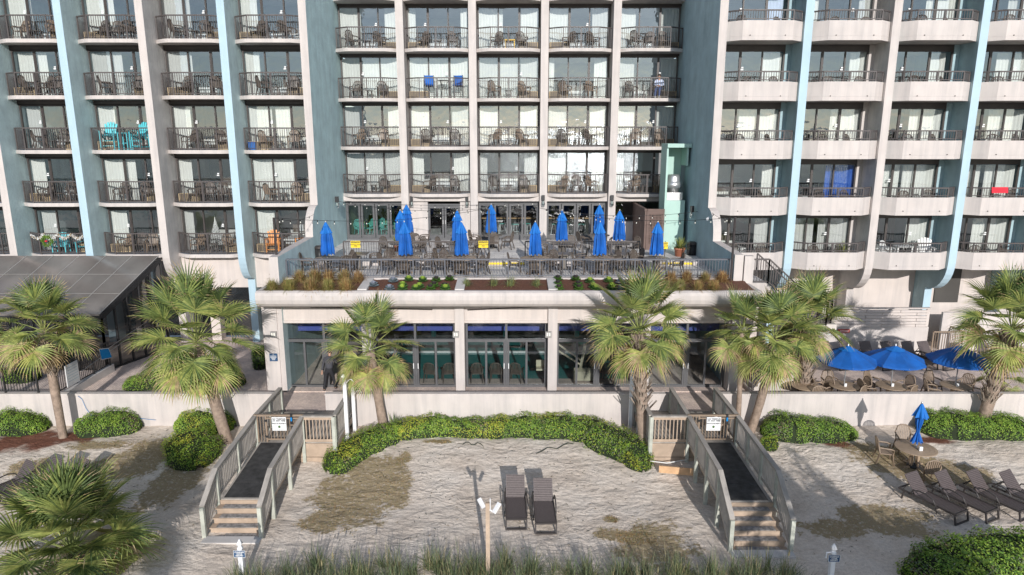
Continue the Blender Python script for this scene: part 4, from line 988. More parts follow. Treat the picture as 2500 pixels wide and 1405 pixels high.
# boardwalk
def boardwalk(x0,x1,lx0,lx1,ys_top,ys_bot,nst,side,lab,labg):
    """x0..x1 ramp, lx0..lx1 landing; gate at y 23.5"""
    r=thing('boardwalk',((x0+x1)/2,21,0),lab,'boardwalk'); DZ=.98; YG=23.45; zt=nst*.17
    d=MB()
    k=0; y=YG
    while y<YW-.02:
        d.box(lx0,lx1,y,min(y+.135,YW-.005),DZ-.04,DZ); y+=.142
    d.build('landing','wood_grey',r,True)
    d=MB(); L=YG-ys_top
    n=int(L/.142)
    for k in range(n):
        a=YG-.005-L*k/n; bb=YG-L*(k+1)/n; za=DZ+(zt-DZ)*(k/n); zb=DZ+(zt-DZ)*((k+1)/n); d.add([(x0,a,za-.035),(x1,a,za-.035),(x1,bb,zb-.035),(x0,bb,zb-.035),(x0,a,za),(x1,a,za),(x1,bb,zb),(x0,bb,zb)],[(0,3,2,1),(4,5,6,7),(0,1,5,4),(1,2,6,5),(2,3,7,6),(3,0,4,7)])
    d.build('ramp','wood_grey',r,True)
    j=MB()
    for x in (x0+.02,x1-.06): j.bar((x+.02,YG,DZ-.14),(x+.02,ys_top,zt-.14),.04,.2)
    j.box(lx0,lx1,YG-.04,YG-.002,.42,DZ-.04); j.box(lx0,lx1,YG-.045,YG-.003,.1,.40); 
    for x in (lx0,lx1-.04): j.box(x,x+.04,YG,YW,DZ-.26,DZ-.045)
    j.build('joists','wood_warm',r,True)
    m=MB(); q=4
    for k in range(q):
        a=YG-.06-(L-.1)*k/q; bb=YG-.06-(L-.1)*(k+1)/q+.02; za=DZ+(zt-DZ)*((YG-a)/L)+.006; zb=DZ+(zt-DZ)*((YG-bb)/L)+.006
        m.add([(x0+.07,a,za),(x1-.12,a,za),(x1-.12,bb,zb),(x0+.07,bb,zb),(x0+.07,a,za+.012),(x1-.12,a,za+.012),(x1-.12,bb,zb+.012),(x0+.07,bb,zb+.012)],[(0,3,2,1),(4,5,6,7),(0,1,5,4),(1,2,6,5),(2,3,7,6),(3,0,4,7)])
    m.build('rubber_mat','mat_black',r,True)
    tr=(ys_top-ys_bot)/nst; s=MB(); mm=MB()
    for k in range(nst):
        z=zt-.17*(k+1); y1=ys_top-tr*k; y0=y1-tr
        s.box(x0-.02,x1+.02,y1-.03,y1,z,z+.17-.035)       # riser
        if k<nst-0: s.box(x0-.06,x1+.06,y0-.03,y1-.032,z-.035,z)      # tread
        if k<nst: mm.box(x0+.14,x1-.16,y0+.0,y1-.06,z+.001,z+.018)
    s.build('steps','wood_warm',r,True); mm.build('tread_mat','mat_worn',r,True)
    # rails
    def rail(pts,post_every=1.45,hgt=1.05,inner=True,m='wood_slat',ends=True):
        cap=MB(); bal=MB(); po=[]
        for a,b_ in zip(pts,pts[1:]):
            A=Vector(a);B=Vector(b_);Ld=(B-A).length; U=Vector((0,0,1))
            cap.bar(A+U*(hgt),B+U*(hgt),.155,.045); bal.bar(A+U*(hgt-.09),B+U*(hgt-.09),.04,.10); bal.bar(A+U*.10,B+U*.10,.04,.10)
            n=max(2,round(Ld/.13))
            for k in range(1,n): p=A.lerp(B,k/n); bal.bar(p+U*.08,p+U*(hgt-.06),.036,.036,up=(0,1,0))
            kk=max(1,round(Ld/post_every)); po+= [A.lerp(B,k/kk) for k in range(kk+1)]
        cap.build('handrail','wood_grey',r,True); bal.build('balusters',m,r,True)
        for p in po[:1]+[p for i,p in enumerate(po[1:],1) if (p-po[i-1]).length>.2]:
            o=MB(); g0=gz(p.x,p.y)-.1; o.box(p.x-.06,p.x+.06,p.y-.055,p.y+.055,g0,p.z+hgt-.025); o.build('post','wood_mint',r,True)
    zf=.17
    rail([(x0-.09,YW-.1,DZ),(x0-.09,YG,DZ),(x0-.09,ys_top+.0,zt),(x0-.09,ys_bot-.02,zf-.17)])
    rail([(x1+.09,YG,DZ),(x1+.09,ys_top+.0,zt),(x1+.09,ys_bot-.02,zf-.17)]) if side>0 else rail([(x1+.09,YW-.1,DZ),(x1+.09,YG,DZ),(x1+.09,ys_top,zt),(x1+.09,ys_bot-.02,zf-.17)])
    if side>0: rail([(x1+.09,YG-.06,DZ),(lx1-.08,YG-.06,DZ)],m='wood_warm'); rail([(lx1-.06,YG,DZ),(lx1-.06,YW-.1,DZ)])
    else: rail([(lx0+.08,YG-.06,DZ),(x0-.09,YG-.06,DZ)],m='wood_warm'); rail([(lx0+.06,YG,DZ),(lx0+.06,YW-.1,DZ)])
    # gate
    ga=thing('gate',((x0+x1)/2,YG,DZ),labg,'gate'); f=MB(); w=(x1-x0)/2+.02
    f.box(-w-.1,w+.1,-.05,.05,1.03,1.09); 
    for x in (-w,-w+.32,w-.32 if 0 else w): f.box(x-.03,x+.03,-.03,.03,0.02,1.03)
    f.box(-w+.35,w-.03,-.02,.02,.10,.15); f.box(-w+.35,w-.03,-.02,.02,.92,.97); f.build('frame','resin_tan',ga)
    f=MB(); n=int((2*w-.4)/.12)
    for k in range(1,n+1): x=-w+.35+(2*w-.4)*k/(n+1); f.box(x-.012,x+.012,-.012,.012,.15,.92)
    for k in (1,2): f.box(-w+.32*k/3-.012,-w+.32*k/3+.012,-.012,.012,.02,1.03)
    f.build('bars','resin_tan',ga); f=MB(); f.box(-w+.28,-w+.38,-.05,-.03,.82,.9); f.box(-w+.28,-w+.38,-.05,-.03,.2,.28); f.build('hinge','black_plastic',ga)
    f=MB(); f.box(w-.36,w-.28,-.07,-.03,.72,1.12); f.build('latch','black_plastic',ga); f=MB(); f.box(w-.35,w-.29,-.085,-.071,.86,1.0); f.build('latch_plate','blue_net',ga)
    sg=thing('gate_sign',((x0+x1)/2+.02,YG-.065,DZ+.74),('white no trespassing notice hung on the left boardwalk gate' if x0<0 else 'white no trespassing notice hung on the right boardwalk gate'),'sign')
    MB().box(-.26,.26,-.008,.008,-.25,.27).build('board','sign_white',sg)
    text('NO TRESPASS\nAT ANY TIME',.078,(0,-.012,.165),UP,'ink_black',sg); text('PRIVATE PROPERTY',.058,(0,-.012,.03),UP,'ink_black',sg)
    e=MB(); e.lathe([(0,.006),(.045,.004),(.045,0)],n=16); e.xf(Matrix.Translation((0,-.010,-.10))@Matrix.Rotation(R(90),4,'X')); e.build('emblem','cab_green',sg)
    l=MB(); l.box(-.2,.2,-.012,-.009,-.03,-.024); l.box(-.19,.19,-.012,-.009,-.2,-.194); l.build('rule_lines','ink_black',sg)
    # bench on the landing
    be=thing('slat_bench',((x0+x1)/2+.2,YG+.75,DZ),('weathered slat bench behind the left boardwalk gate' if x0<0 else 'weathered slat bench behind the right boardwalk gate'),'bench')
    s=MB(); 
    for k in range(4): s.box(-.6,.6,-.2+k*.11,-.2+k*.11+.09,.42,.45)
    s.build('seat','wood_warm',be)
    for x in(-.5,.5): l=MB(); l.box(x-.04,x+.04,-.18,.2,0,.42); l.build('leg','wood_grey',be)
    return r
boardwalk(-9.27,-7.72,-9.27,-6.42,19.95,18.85,4,1,'left weathered boardwalk with ramp, black mats and steps to the sand','brown metal gate across the left boardwalk')
boardwalk(6.52,8.12,5.0,8.12,19.5,18.15,5,-1,'right weathered boardwalk with ramp, black mats and steps to the sand','brown metal gate across the right boardwalk')
# slabs under the steps
for x0,x1,y,l in ((-9.35,-7.6,18.55,'left'),(6.4,8.25,17.85,'right')):
    tag(MB().box(x0,x1,y-.05,y+.30,-.1,.05).build('stone_slab','concrete_floor'),f"flat grey slab at the foot of the {l} boardwalk steps",'slab')
pk=MB(); pk.bar((5.25,22.6,.35),(6.5,22.35,.35),.05,.26); tag(pk.build('timber_plank','wood_new'),'new orange timber plank lying beside the right boardwalk','plank')
pp=MB(); pp.tube([(4.95,23.1,.42),(5.6,22.95,.40),(6.4,23.05,.50)],.02,6); tag(pp.build('white_pipe','pvc'),'white plastic pipe beside the right boardwalk landing','pipe')
# white shower posts
def wpost(x,y,zt,hooks,lab):
    r=thing('shower_post',(x,y,gz(x,y)-.1),lab,'post','white shower posts'); h=zt-gz(x,y)+.1; MB().box(-.065,.065,-.065,.065,0,h).build('shaft','metal_white',r)
    m=MB(); m.box(-.09,.09,-.09,.09,h,h+.05); m.box(-.05,.05,-.05,.05,h+.05,h+.09); m.build('cap','metal_white',r)
    m=MB()
    for z in hooks: m.tube([(.07,0,h-z),(.16,-.02,h-z+.12),(.26,-.03,h-z+.16),(.34,-.03,h-z+.06)],.014,5)
    m.build('tap','metal_white',r)
wpost(-6.36,24.75,3.05,(.25,),'white shower post nearest the sand, left boardwalk'); wpost(-6.34,25.9,3.12,(1.2,),'white shower post nearest the wall, left boardwalk')
wpost(4.86,24.6,3.1,(.1,.8),'white shower post nearest the sand, right boardwalk'); wpost(4.72,25.7,3.3,(.6,1.2),'white shower post nearest the wall, right boardwalk')
# lamp post on the sand
p=Vector((-.66,16.9,0)); z0=gz(p.x,p.y)-.15
lp=thing('lamp_post',(p.x,p.y,z0),'weathered timber post with two white floodlights in the middle of the sand','lamp post')
MB().box(-.055,.055,-.05,.05,0,2.3-z0).build('post','wood_warm',lp); m=MB(); m.tube([(.07,0,2.1-z0),(.07,0,2.42-z0)],.012,6); m.bar((.0,0,2.12-z0),(.12,-.02,2.06-z0),.03,.03); m.build('bracket','metal_white',lp)
for sx,(a,b_) in ((-1,((-.10,-.03,2.16-z0),(-.24,.10,2.36-z0))),(1,((.16,-.02,2.0-z0),(.32,.12,2.22-z0)))):
    m=MB(); m.bar(a,b_,.10,.07); m.build('floodlight','metal_white',lp)
# name posts
def namepost(u,v,zt,lab):
    y=16.6; p=atZ(u,v,zt); z0=gz(p.x,p.y)-.1; r=thing('sign_post',(p.x,p.y,z0),lab,'sign post','white resort name posts'); h=zt-z0
    MB().box(-.06,.06,-.06,.06,0,h-.28).build('post','metal_white',r); m=MB(); m.lathe([(.085,h-.28),(.085,h-.24),(.06,h-.23),(.06,h-.18),(.095,h-.14),(.02,h),(0,h)],n=4); m.xf(Matrix.Rotation(PI/4,4,'Z')); m.build('finial','metal_white',r)
    m=MB(); m.box(-.155,.155,-.078,-.064,h-.50,h-.30); m.build('plaque','sign_blue',r); m=MB()
    for (a,b_,c,d) in ((-.16,.16,-.505,-.498),(-.16,.16,-.302,-.295)): m.box(a,b_,-.082,-.076,h+c,h+d)
    for x in (-.158,.151): m.box(x,x+.007,-.082,-.076,h-.50,h-.30)
    m.build('border','ink_white',r)
    text('COMPASS\nCOVE\nRESORT',.058,(0,-.082,h-.40),UP,'ink_white',r)
    if u>1500: m=MB(); m.bar((-.05,0,h-.26),(-.2,-.02,h-.26),.03,.03); m.bar((-.19,-.02,h-.26),(-.2,-.02,h-.42),.03,.03); m.build('hook','metal_white',r)
namepost(584,1317,1.25,'white post with navy resort name plaque near the left steps'); namepost(2037,1328,1.15,'white post with navy resort name plaque near the right steps')
# ------------------------------------------------------------------ loungers
LG=lounger(); LGa=lounger(ang=50)
def put_l(proto,u,v,rz,lab,grp,z=None):
    p=atZ(u,v,.05); proto.put((p.x,p.y,gz(p.x,p.y) if z is None else z),rz,lab,'sun lounger',grp)
put_l(LG,1259,1248,R(1),'brown wicker lounger on the sand, left of the middle pair','middle sand loungers'); put_l(LG,1328,1258,R(1),'brown wicker lounger on the sand, right of the middle pair','middle sand loungers')
rl=R(32)
for i,(u,v) in enumerate([(2272,1238),(2345,1232),(2424,1228),(2506,1232),(2590,1236)]):
    if i<4: put_l(LGa,u,v,rl-R(6),f"brown lounger, {ORD[i]} from the left in the right sand row",'right sand loungers')
for i,(u,v) in enumerate([(-45,1208),(30,1206),(98,1200),(165,1200)]):
    if i: put_l(LGa,u-6,v,-rl+R(4),f"dark lounger behind the near palmetto, {ORD[i-1]} from the left",'left sand loungers')
LGd=lounger(ang=58)
for i,(u) in enumerate([2016,2068,2118,2170,2222,2262]):
    p=atY(u,860,32.2); LGd.put((p.x+.35,32.25,PZ),R(14),f"dark lounger, {ORD[i]} from the left against the white slatted fence",'sun lounger','patio loungers by the fence')
p=atZ(2400,880,PZ); LGd.put((p.x,32.3,PZ),R(20),'dark lounger behind the far right palm, left one','sun lounger','patio loungers on the right'); LGd.put((p.x+1.6,32.2,PZ),R(20),'dark lounger behind the far right palm, right one','sun lounger','patio loungers on the right')
# patio tables with open parasols
OU=open_umbrella(); RTP=round_table('table_tan',.60)
for i,(u,v,tu) in enumerate([(2065,944,2073),(2180,944,2202),(2335,942,2352)]):
    p=atZ(u,v,PZ+.73); nm=['left','middle','right'][i]
    RTP.put((p.x,27.35,PZ),0,f"round tan table under the {nm} open blue parasol",'table','patio tables')
    OU.put((p.x,27.37,PZ),R(8+12*i),f"open blue parasol, {nm} of the three on the patio",'umbrella','open blue parasols')
    for j,a in enumerate((20,100,165,-70)):
        t=R(a+8*i); CHT.put((p.x+.95*math.cos(t),max(26.95,27.35+.95*math.sin(t)),PZ),t-PI/2+rnd.uniform(-.3,.3),f"tan slatted chair, {['right side','far side','left side','near side'][j]}, at the {nm} patio table",'chair','chairs round the patio tables')
    cm=MB(); cm.box(-.05,.05,-.03,.03,0,.13); o=cm.build('table_card','ink_white'); o.location=(p.x-.03,27.2,PZ+.736); tag(o,f"small white card on the table under the {nm} open parasol",'card','cards on the tables')
p=atZ(1975,948,PZ+.73); RTP.put((p.x,27.3,PZ),0,'round tan table between the booted palm and the left parasol','table','patio tables'); CHT.put((p.x+.9,27.6,PZ),-1.2,'tan slatted chair right of the table without a parasol','chair','chairs round the patio tables'); CHT.put((p.x+.2,26.95,PZ),.1+PI,'tan slatted chair seaward of the table without a parasol','chair','chairs round the patio tables')
# beach table
p=atZ(2235,1102,.78); zt=gz(p.x,p.y); RTB=round_table('table_tan',.70); RTB.put((p.x,p.y,zt),0,'round tan table standing alone on the sand at the right','table',None)
CUB=closed_umbrella(5,.95,2.40,True,1,1); CUB.put((p.x,p.y,zt),.3,'closed blue parasol tied at the waist, standing on the sand','umbrella','closed blue parasols')
for a,l in ((165,'left'),(80,'far'),(-95,'near')):
    t=R(a); q=(p.x+1.0*math.cos(t),p.y+1.0*math.sin(t)); CHT.put((q[0],q[1],gz(*q)),t-PI/2,f"tan slatted chair on the {l} side of the sand table",'chair','chairs round the sand table')
o=MB().box(-.06,.06,-.035,.035,0,.15).build('table_card','ink_white'); o.location=(p.x+.02,p.y-.25,zt+.736); tag(o,'small white card on the lone table on the sand','card','cards on the tables')
# ------------------------------------------------------------------ right patio: fence, gate, stairs
sf=thing('slatted_fence',(18.5,33.9,PZ),'pale slatted timber fence on a low wall behind the patio loungers','fence')
MB().box(15.3,21.3,33.9,34.05,PZ,2.42).build('wall','stucco_white',sf,True)
m=MB()
for k in range(6):
    z=2.44+k*.15; off=(.9 if k%2 else 0)
    x=15.35
    while x<21.1:
        e=min(x+(1.75 if x>15.4 or not k%2 else .9),21.12); m.box(x,e-.025,33.86-.02*(k%2),33.92,z,z+.125); x=e
m.build('slats','stucco_cream',sf,True); m=Posts()
for x in (15.3,17.2,19.2,21.14): m.box(x,x+.14,33.93,34.04,2.43,3.36)
m.build('post','stucco_cream',sf,True); MB().box(15.3,21.3,33.85,34.06,3.37,3.42).build('top_rail','stucco_cream',sf,True)
s=thing('warning_sign',(16.95,33.84,2.22),'red notice on the white wall below the slatted fence','sign'); MB().box(-.3,.3,-.01,.01,-.1,.1).build('board','sign_red',s); l=MB()
for k in range(2): l.box(-.2,.24,-.016,-.011,-.05+k*.06,-.03+k*.06)
l.build('lettering','ink_white',s)
s=thing('warning_sign',(16.3,33.84,2.17),'small white notice left of the red one below the slatted fence','sign'); MB().box(-.17,.17,-.01,.01,-.16,.14).build('board','sign_white',s); l=MB()
for k in range(3): l.box(-.13,.13,-.016,-.011,-.12+k*.05,-.10+k*.05)
l.build('lettering','ink_black',s)
r=thing('patio_gate',(22,33.5,PZ),'bronze metal gate and railing beside the slatted fence','gate'); a,b=railing([(21.4,33.6,0),(22.9,33.6,0),(22.9,35.4,0)],PZ,PZ+1.25,'resin_tan',.13,1.5); a.build('rail_panel','resin_tan',r,True); b.build('post','resin_tan',r,True)
MB().box(22.4,31,34.6,34.75,PZ,3.0).build('low_wall','stucco_white',hotel,True)
# external stair from the terrace
st=thing('outdoor_stair',(12,30,PZ),'white stair with bronze railings turning down from the terrace to the right patio','stair')
m=MB(); m.box(9.92,11.1,29.25,30.6,5.1,TZ-.003)
N=9
for k in range(N):
    x0=11.1+.2*k; z=TZ-.175*(k+1); m.box(x0,x0+.2,29.3,30.6,z-.25,z)
zl=TZ-.175*9; m.box(12.9,13.8,28.2,30.6,zl-.3,zl-.002)
for k in range(17):
    x1=12.9-.15*k; z=zl-.175*(k+1); 
    if z>PZ: m.box(x1-.15,x1,28.2,29.2,PZ,z)
m.box(9.95,10.35,28.95,29.24,4.9,6.95); m.box(10.15,13.4,28.95,29.0,PZ,2.2) if 0 else None
m.build('steps','stucco_white',st,True)
a,b=railing([(10.36,29.2,TZ),(11.1,29.2,TZ),(12.9,29.2,zl),],0,1.05,'rail_brown',.13,1.2); a.build('rail_panel','rail_brown',st,True); b.build('post','rail_brown',st,True)
a,b=railing([(11.1,30.7,TZ),(12.9,30.7,zl)],0,1.05,'rail_brown',.13,1.2); a.build('rail_panel','rail_brown',st,True); b.build('post','rail_brown',st,True)
cv=[(12.9+1.0*math.sin(t),29.3-1.4*math.cos(t) if 0 else 29.35-1.35*math.cos(t),zl) for t in [PI-k*PI/8 for k in range(9)]]
a,b=railing(cv,0,1.05,'rail_brown',.13,2); a.build('rail_panel','rail_brown',st,True); b.build('post','rail_brown',st,True)
m=MB(); m.prism([(x,y) for x,y,z in cv],zl-.3,zl-.004); m.build('landing_slab','stucco_white',st,True)
a,b=railing([(12.9,28.15,zl),(10.4,28.15,PZ+.17)],0,1.0,'rail_brown',.13,1.2); a.build('rail_panel','rail_brown',st,True); b.build('post','rail_brown',st,True)
# ------------------------------------------------------------------ left pool pavilion
en=thing('pool_pavilion',(-22,31,PZ),'dark framed glass pavilion with sloping panelled roof over a pool, far left','pavilion')
FL=Vector((-30,31.2,3.72)); FR=Vector((-19.35,31.2,3.72)); BR=Vector((-18.1,34.75,5.88)); BLk=Vector((-30,34.75,5.88))
m=MB(); up=Vector((0,0,.08)); m.add([FL,FR,BR,BLk,FL+up,FR+up,BR+up,BLk+up],[(0,3,2,1),(4,5,6,7),(0,1,5,4),(1,2,6,5),(2,3,7,6),(3,0,4,7)]); m.build('roof','roof_dark',en,True)
m=MB()
for k in range(9):
    x=-19.35-1.35*k; m.bar((x+.02,31.2,3.815),(x+1.27,34.75,5.975),.035,.02)
for t in (.33,.66): m.bar((-30,31.2+3.55*t,3.815+2.16*t),(-19.3+1.25*t,31.2+3.55*t,3.815+2.16*t),.02,.015)
m.build('roof_strips','roof_strip',en,True)
m=MB(); K=5
for k in range(K+1):
    t=k/K; x=-19.3+1.25*t; y=31.25+3.5*t; z=3.72+2.13*t; m.bar((x,y,PZ),(x,y,z),.09,.09,up=(0,1,0))
for zz in (PZ+1.15,PZ+.05): m.bar((-19.3,31.25,zz),(-18.05,34.75,zz),.08,.08)
m.bar((-19.3,31.25,3.62),(-18.05,34.75,5.75),.10,.22); m.bar((-30,31.25,3.6),(-19.3,31.25,3.6),.10,.22)
for k in range(8): x=-19.3-1.35*k; m.bar((x,31.25,PZ),(x,31.25,3.6),.09,.09,up=(0,1,0))
m.bar((-30,31.25,PZ+1.2),(-19.3,31.25,PZ+1.2),.07,.07); m.build('frame','black_plastic',en,True)
g=MB(); g.add([(-19.3,31.27,PZ+.1),(-18.05,34.75,PZ+.1),(-18.05,34.75,5.7),(-19.3,31.27,3.6)],[(0,1,2,3)]); g.add([(-30,31.27,PZ+.1),(-19.3,31.27,PZ+.1),(-19.3,31.27,3.55),(-30,31.27,3.55)],[(0,1,2,3)]); g.build('pane','glass_smoke',en,True)
m=MB(); m.box(-29,-21,31.8,34.2,PZ-.0,PZ+.12); m.build('pool_edge','concrete_floor',en,True); MB().box(-28.7,-21.3,32.1,33.9,PZ+.05,PZ+.125).build('pool_water','pool_tile',en,True)
fe=thing('metal_fence',(-19,29,PZ),'black metal picket fence beside the sloping walkway, far left','fence')
a,b=railing([(-19.15,27.4,0),(-19.0,31.0,0)],PZ+.35,PZ+1.5,'black_plastic',.12,1.2); a.build('rail_panel','black_plastic',fe,True); b.build('post','black_plastic',fe,True)
m=MB(); m.prismx([(26.6,PZ),(31.2,PZ),(31.2,PZ+.36),(26.6,PZ+.30)],-19.2,-18.95); m.build('curb','concrete_floor',fe,True)
fe=thing('metal_fence',(-24,26.46,1.74),'black metal picket fence on the retaining wall, far left','fence'); a,b=railing([(-30,26.46,0),(-19.3,26.46,0)],1.745,2.78,'black_plastic',.12,1.35,.06); a.build('rail_panel','black_plastic',fe,True); b.build('post','black_plastic',fe,True)
s=thing('pool_rules_board',(-19.02,28.1,PZ+.95),'tall white notice board on the black fence beside the walkway, far left','sign'); m=MB(); m.box(.09,.12,-.42,.42,-.45,.5); m.build('board','sign_white',s); m=MB()
for k in range(6): m.box(.121,.124,-.34,.34,.36-k*.12,.375-k*.12)
m.build('lettering','fin_side_shaded',s)
s=thing('pool_net',(-18.8,30.4,PZ+1.3),'blue pool skimmer net on a long pole hung along the black fence','net'); m=MB(); m.tube([(-18.85,28.6,PZ+.9),(-18.5,33.6,PZ+1.6)],.018,6); m.tube([(-18.75,29.8,PZ+1.25),(-18.35,33.4,PZ+1.85)],.015,6); m.build('pole','metal_pole',s,True)
m=MB(); m.add([(-18.7,29.9,PZ+1.0),(-18.45,30.3,PZ+.98),(-18.5,30.2,PZ+1.45),(-18.75,29.9,PZ+1.5)],[(0,1,2,3)]); m.tube([(-18.7,29.9,PZ+1.0),(-18.45,30.3,PZ+.98),(-18.5,30.2,PZ+1.45),(-18.75,29.9,PZ+1.5),(-18.7,29.9,PZ+1.0)],.02,5,1); m.build('net','blue_net' if 0 else ['blue_net','ink_white'],s,True)
tag(MB().box(-21.8,-19.5,27.25,27.5,PZ+.0,PZ+.14).build('yellow_curb','yellow'),'yellow painted curb behind the far left black fence','curb')
# hose on the wall
p0=atY(395-200,960,YW-.05)
h=MB(); pts=[atY(190,967,YW-.06),atY(200,975,YW-.06),atY(210,998,YW-.06),atY(222,1014,YW-.06),atY(300,1018,YW-.08),atY(380,1026,YW-.08)]; h.tube(pts,.009,5); tag(h.build('garden_hose','blue_net'),'thin blue hose hanging on the left white wall','hose')
# column lights on the lower front
for i,(u,v) in enumerate(((668,817),(1113,817),(1339,817))):
    p=atY(u,v,28.35); r=thing('wall_light',p,f"square white wall light on the {['leftmost','third','fourth'][i]} white column",'light','white column lights'); MB().box(-.13,.13,-.06,.045,-.13,.13).build('housing','roof_strip',r); m=MB(); m.box(-.08,-.015,-.075,-.061,-.05,.08); m.box(.015,.08,-.075,-.061,-.05,.08); m.build('diffuser','bulb',r)
# awning pole lines under the beam
for i,(a,b_) in enumerate(((( -8.6,28.5,4.82),(-3.4,28.5,4.72)),((-1.9,28.5,4.70),(1.3,28.5,4.85)))):
    tag(MB().tube([a,b_],.02,6).build('conduit','frame_bronze'),f"thin dark conduit under the planter, {['left','right of the third column'][i]}",'conduit')
# ------------------------------------------------------------------ inside the pool hall
for i,x in enumerate((-5.6,-4.7,-3.7,-2.9,-1.6,-.7,.2,4.3)):
    CH.put((x,29.75,PZ+.03),PI+rnd.uniform(-.3,.3),f"brown slatted chair behind the lower glass, {ORD[i]} from the left",'chair','chairs inside the pool hall')
lf=thing('pool_lift',(2.85,29.8,PZ+.03),'cream wheeled pool lift behind the lower glass, right of the fourth column','pool lift')
m=MB(); m.prismx([(-.22,.08),(.22,.08),(.22,.5),(.0,.62),(-.22,.5)],-.05,1.0); m.build('housing','cream_plastic',lf)
m=MB(); m.bar((.25,0,.5),(.45,0,1.75),.12,.1,up=(0,1,0)); m.build('mast','cream_plastic',lf); m=MB(); m.bar((.33,0,.95),(-.75,-.05,1.75),.07,.07); m.bar((.30,0,.75),(-.75,-.05,1.45),.07,.07); m.build('arm','cream_plastic',lf)
m=MB(); m.prismx([(-.2,0),(.25,0),(.3,.08),(.2,.4),(.1,.4),(.12,.1),(-.2,.08)],-1.75,-1.25); m.build('seat','cream_plastic',lf).location=(0,0,.55)
for x in (.0,.85): m=MB(); m.tube([(x,-.1,.05),(x+.06,-.1,.05)],.05,8); m.build('wheel','black_plastic',lf)
m=MB(); m.tube([(.95,.1,.5),(.95,.1,1.0)],.02,5); m.build('handle','cream_plastic',lf)
pg=atY(945,880,29.6); r=thing('caution_cone',(pg.x,29.7,PZ+.03),'yellow wet floor stand behind the glass beside the middle left palm','floor sign'); m=MB(); m.add([(-.15,-.12,0),(.15,-.12,0),(.08,0,1.0),(-.08,0,1.0),(-.15,.12,0),(.15,.12,0)],[(0,1,2,3),(4,5,2,3)]); m.build('board','yellow',r)
# ================================================================== VEGETATION
def frond(mb,base,az,el,pet,fan,droop,nseg,mats,stem,rn,w=.03,curl=1.0):
    d=Vector((math.cos(az)*math.cos(el),math.sin(az)*math.cos(el),math.sin(el))); p=Vector(base); pts=[p.copy()]; G=Vector((0,0,-1))
    for k in range(6):
        p=p+d*(pet/6); pts.append(p.copy()); d=(d+G*droop*.05*(k+1)/3).normalized()
    mb.tube(pts,[.022,.02,.018,.016,.014,.012,.01],4,stem,False)
    side=d.cross(Vector((0,0,1)));
    if side.length<.1: side=Vector((math.sin(az),-math.cos(az),0))
    side.normalize(); nrm=side.cross(d).normalized(); twist=rn.uniform(-.45,.45)
    side=(side*math.cos(twist)+nrm*math.sin(twist)).normalized(); nrm=side.cross(d).normalized()
    Rv=fan
    for i in range(nseg):
        f=(i+.5)/nseg*2-1; phi=f*R(118); L=Rv*(.62+.38*math.cos(phi*.62))*rn.uniform(.9,1.06)
        # costa: middle segments start farther along
        st=p+d*(Rv*.20*math.cos(phi*.75)); e=d*math.cos(phi)+side*math.sin(phi)+nrm*(.30*abs(math.sin(phi))-.06); e.normalize()
        q=e.cross(nrm).normalized(); m=rn.choice(mats); pos=st.copy(); rows=[]; ww=(.25,1.0,.8,.42,.03); dd=e.copy()
        for k in range(5):
            c=q*(w*ww[k]); ri=nrm*(w*ww[k]*.55); rows.append((pos-c,pos-ri,pos+c)); pos=pos+dd*(L/4); dd=(dd+G*droop*(.05+.13*k)*curl*rn.uniform(.8,1.3)).normalized()
        vs=[x for r_ in rows for x in r_]; fs=[];
        for k in range(4):
            fs+=[(3*k,3*k+1,3*k+4,3*k+3),(3*k+1,3*k+2,3*k+5,3*k+4)]
        mb.add(vs,fs[:6],m); mb.add(vs,fs[6:],5 if rn.random()<mb.tipp else m)
PM=['palm_a','palm_b','palm_c','palm_dead','palm_stem','palm_tip']
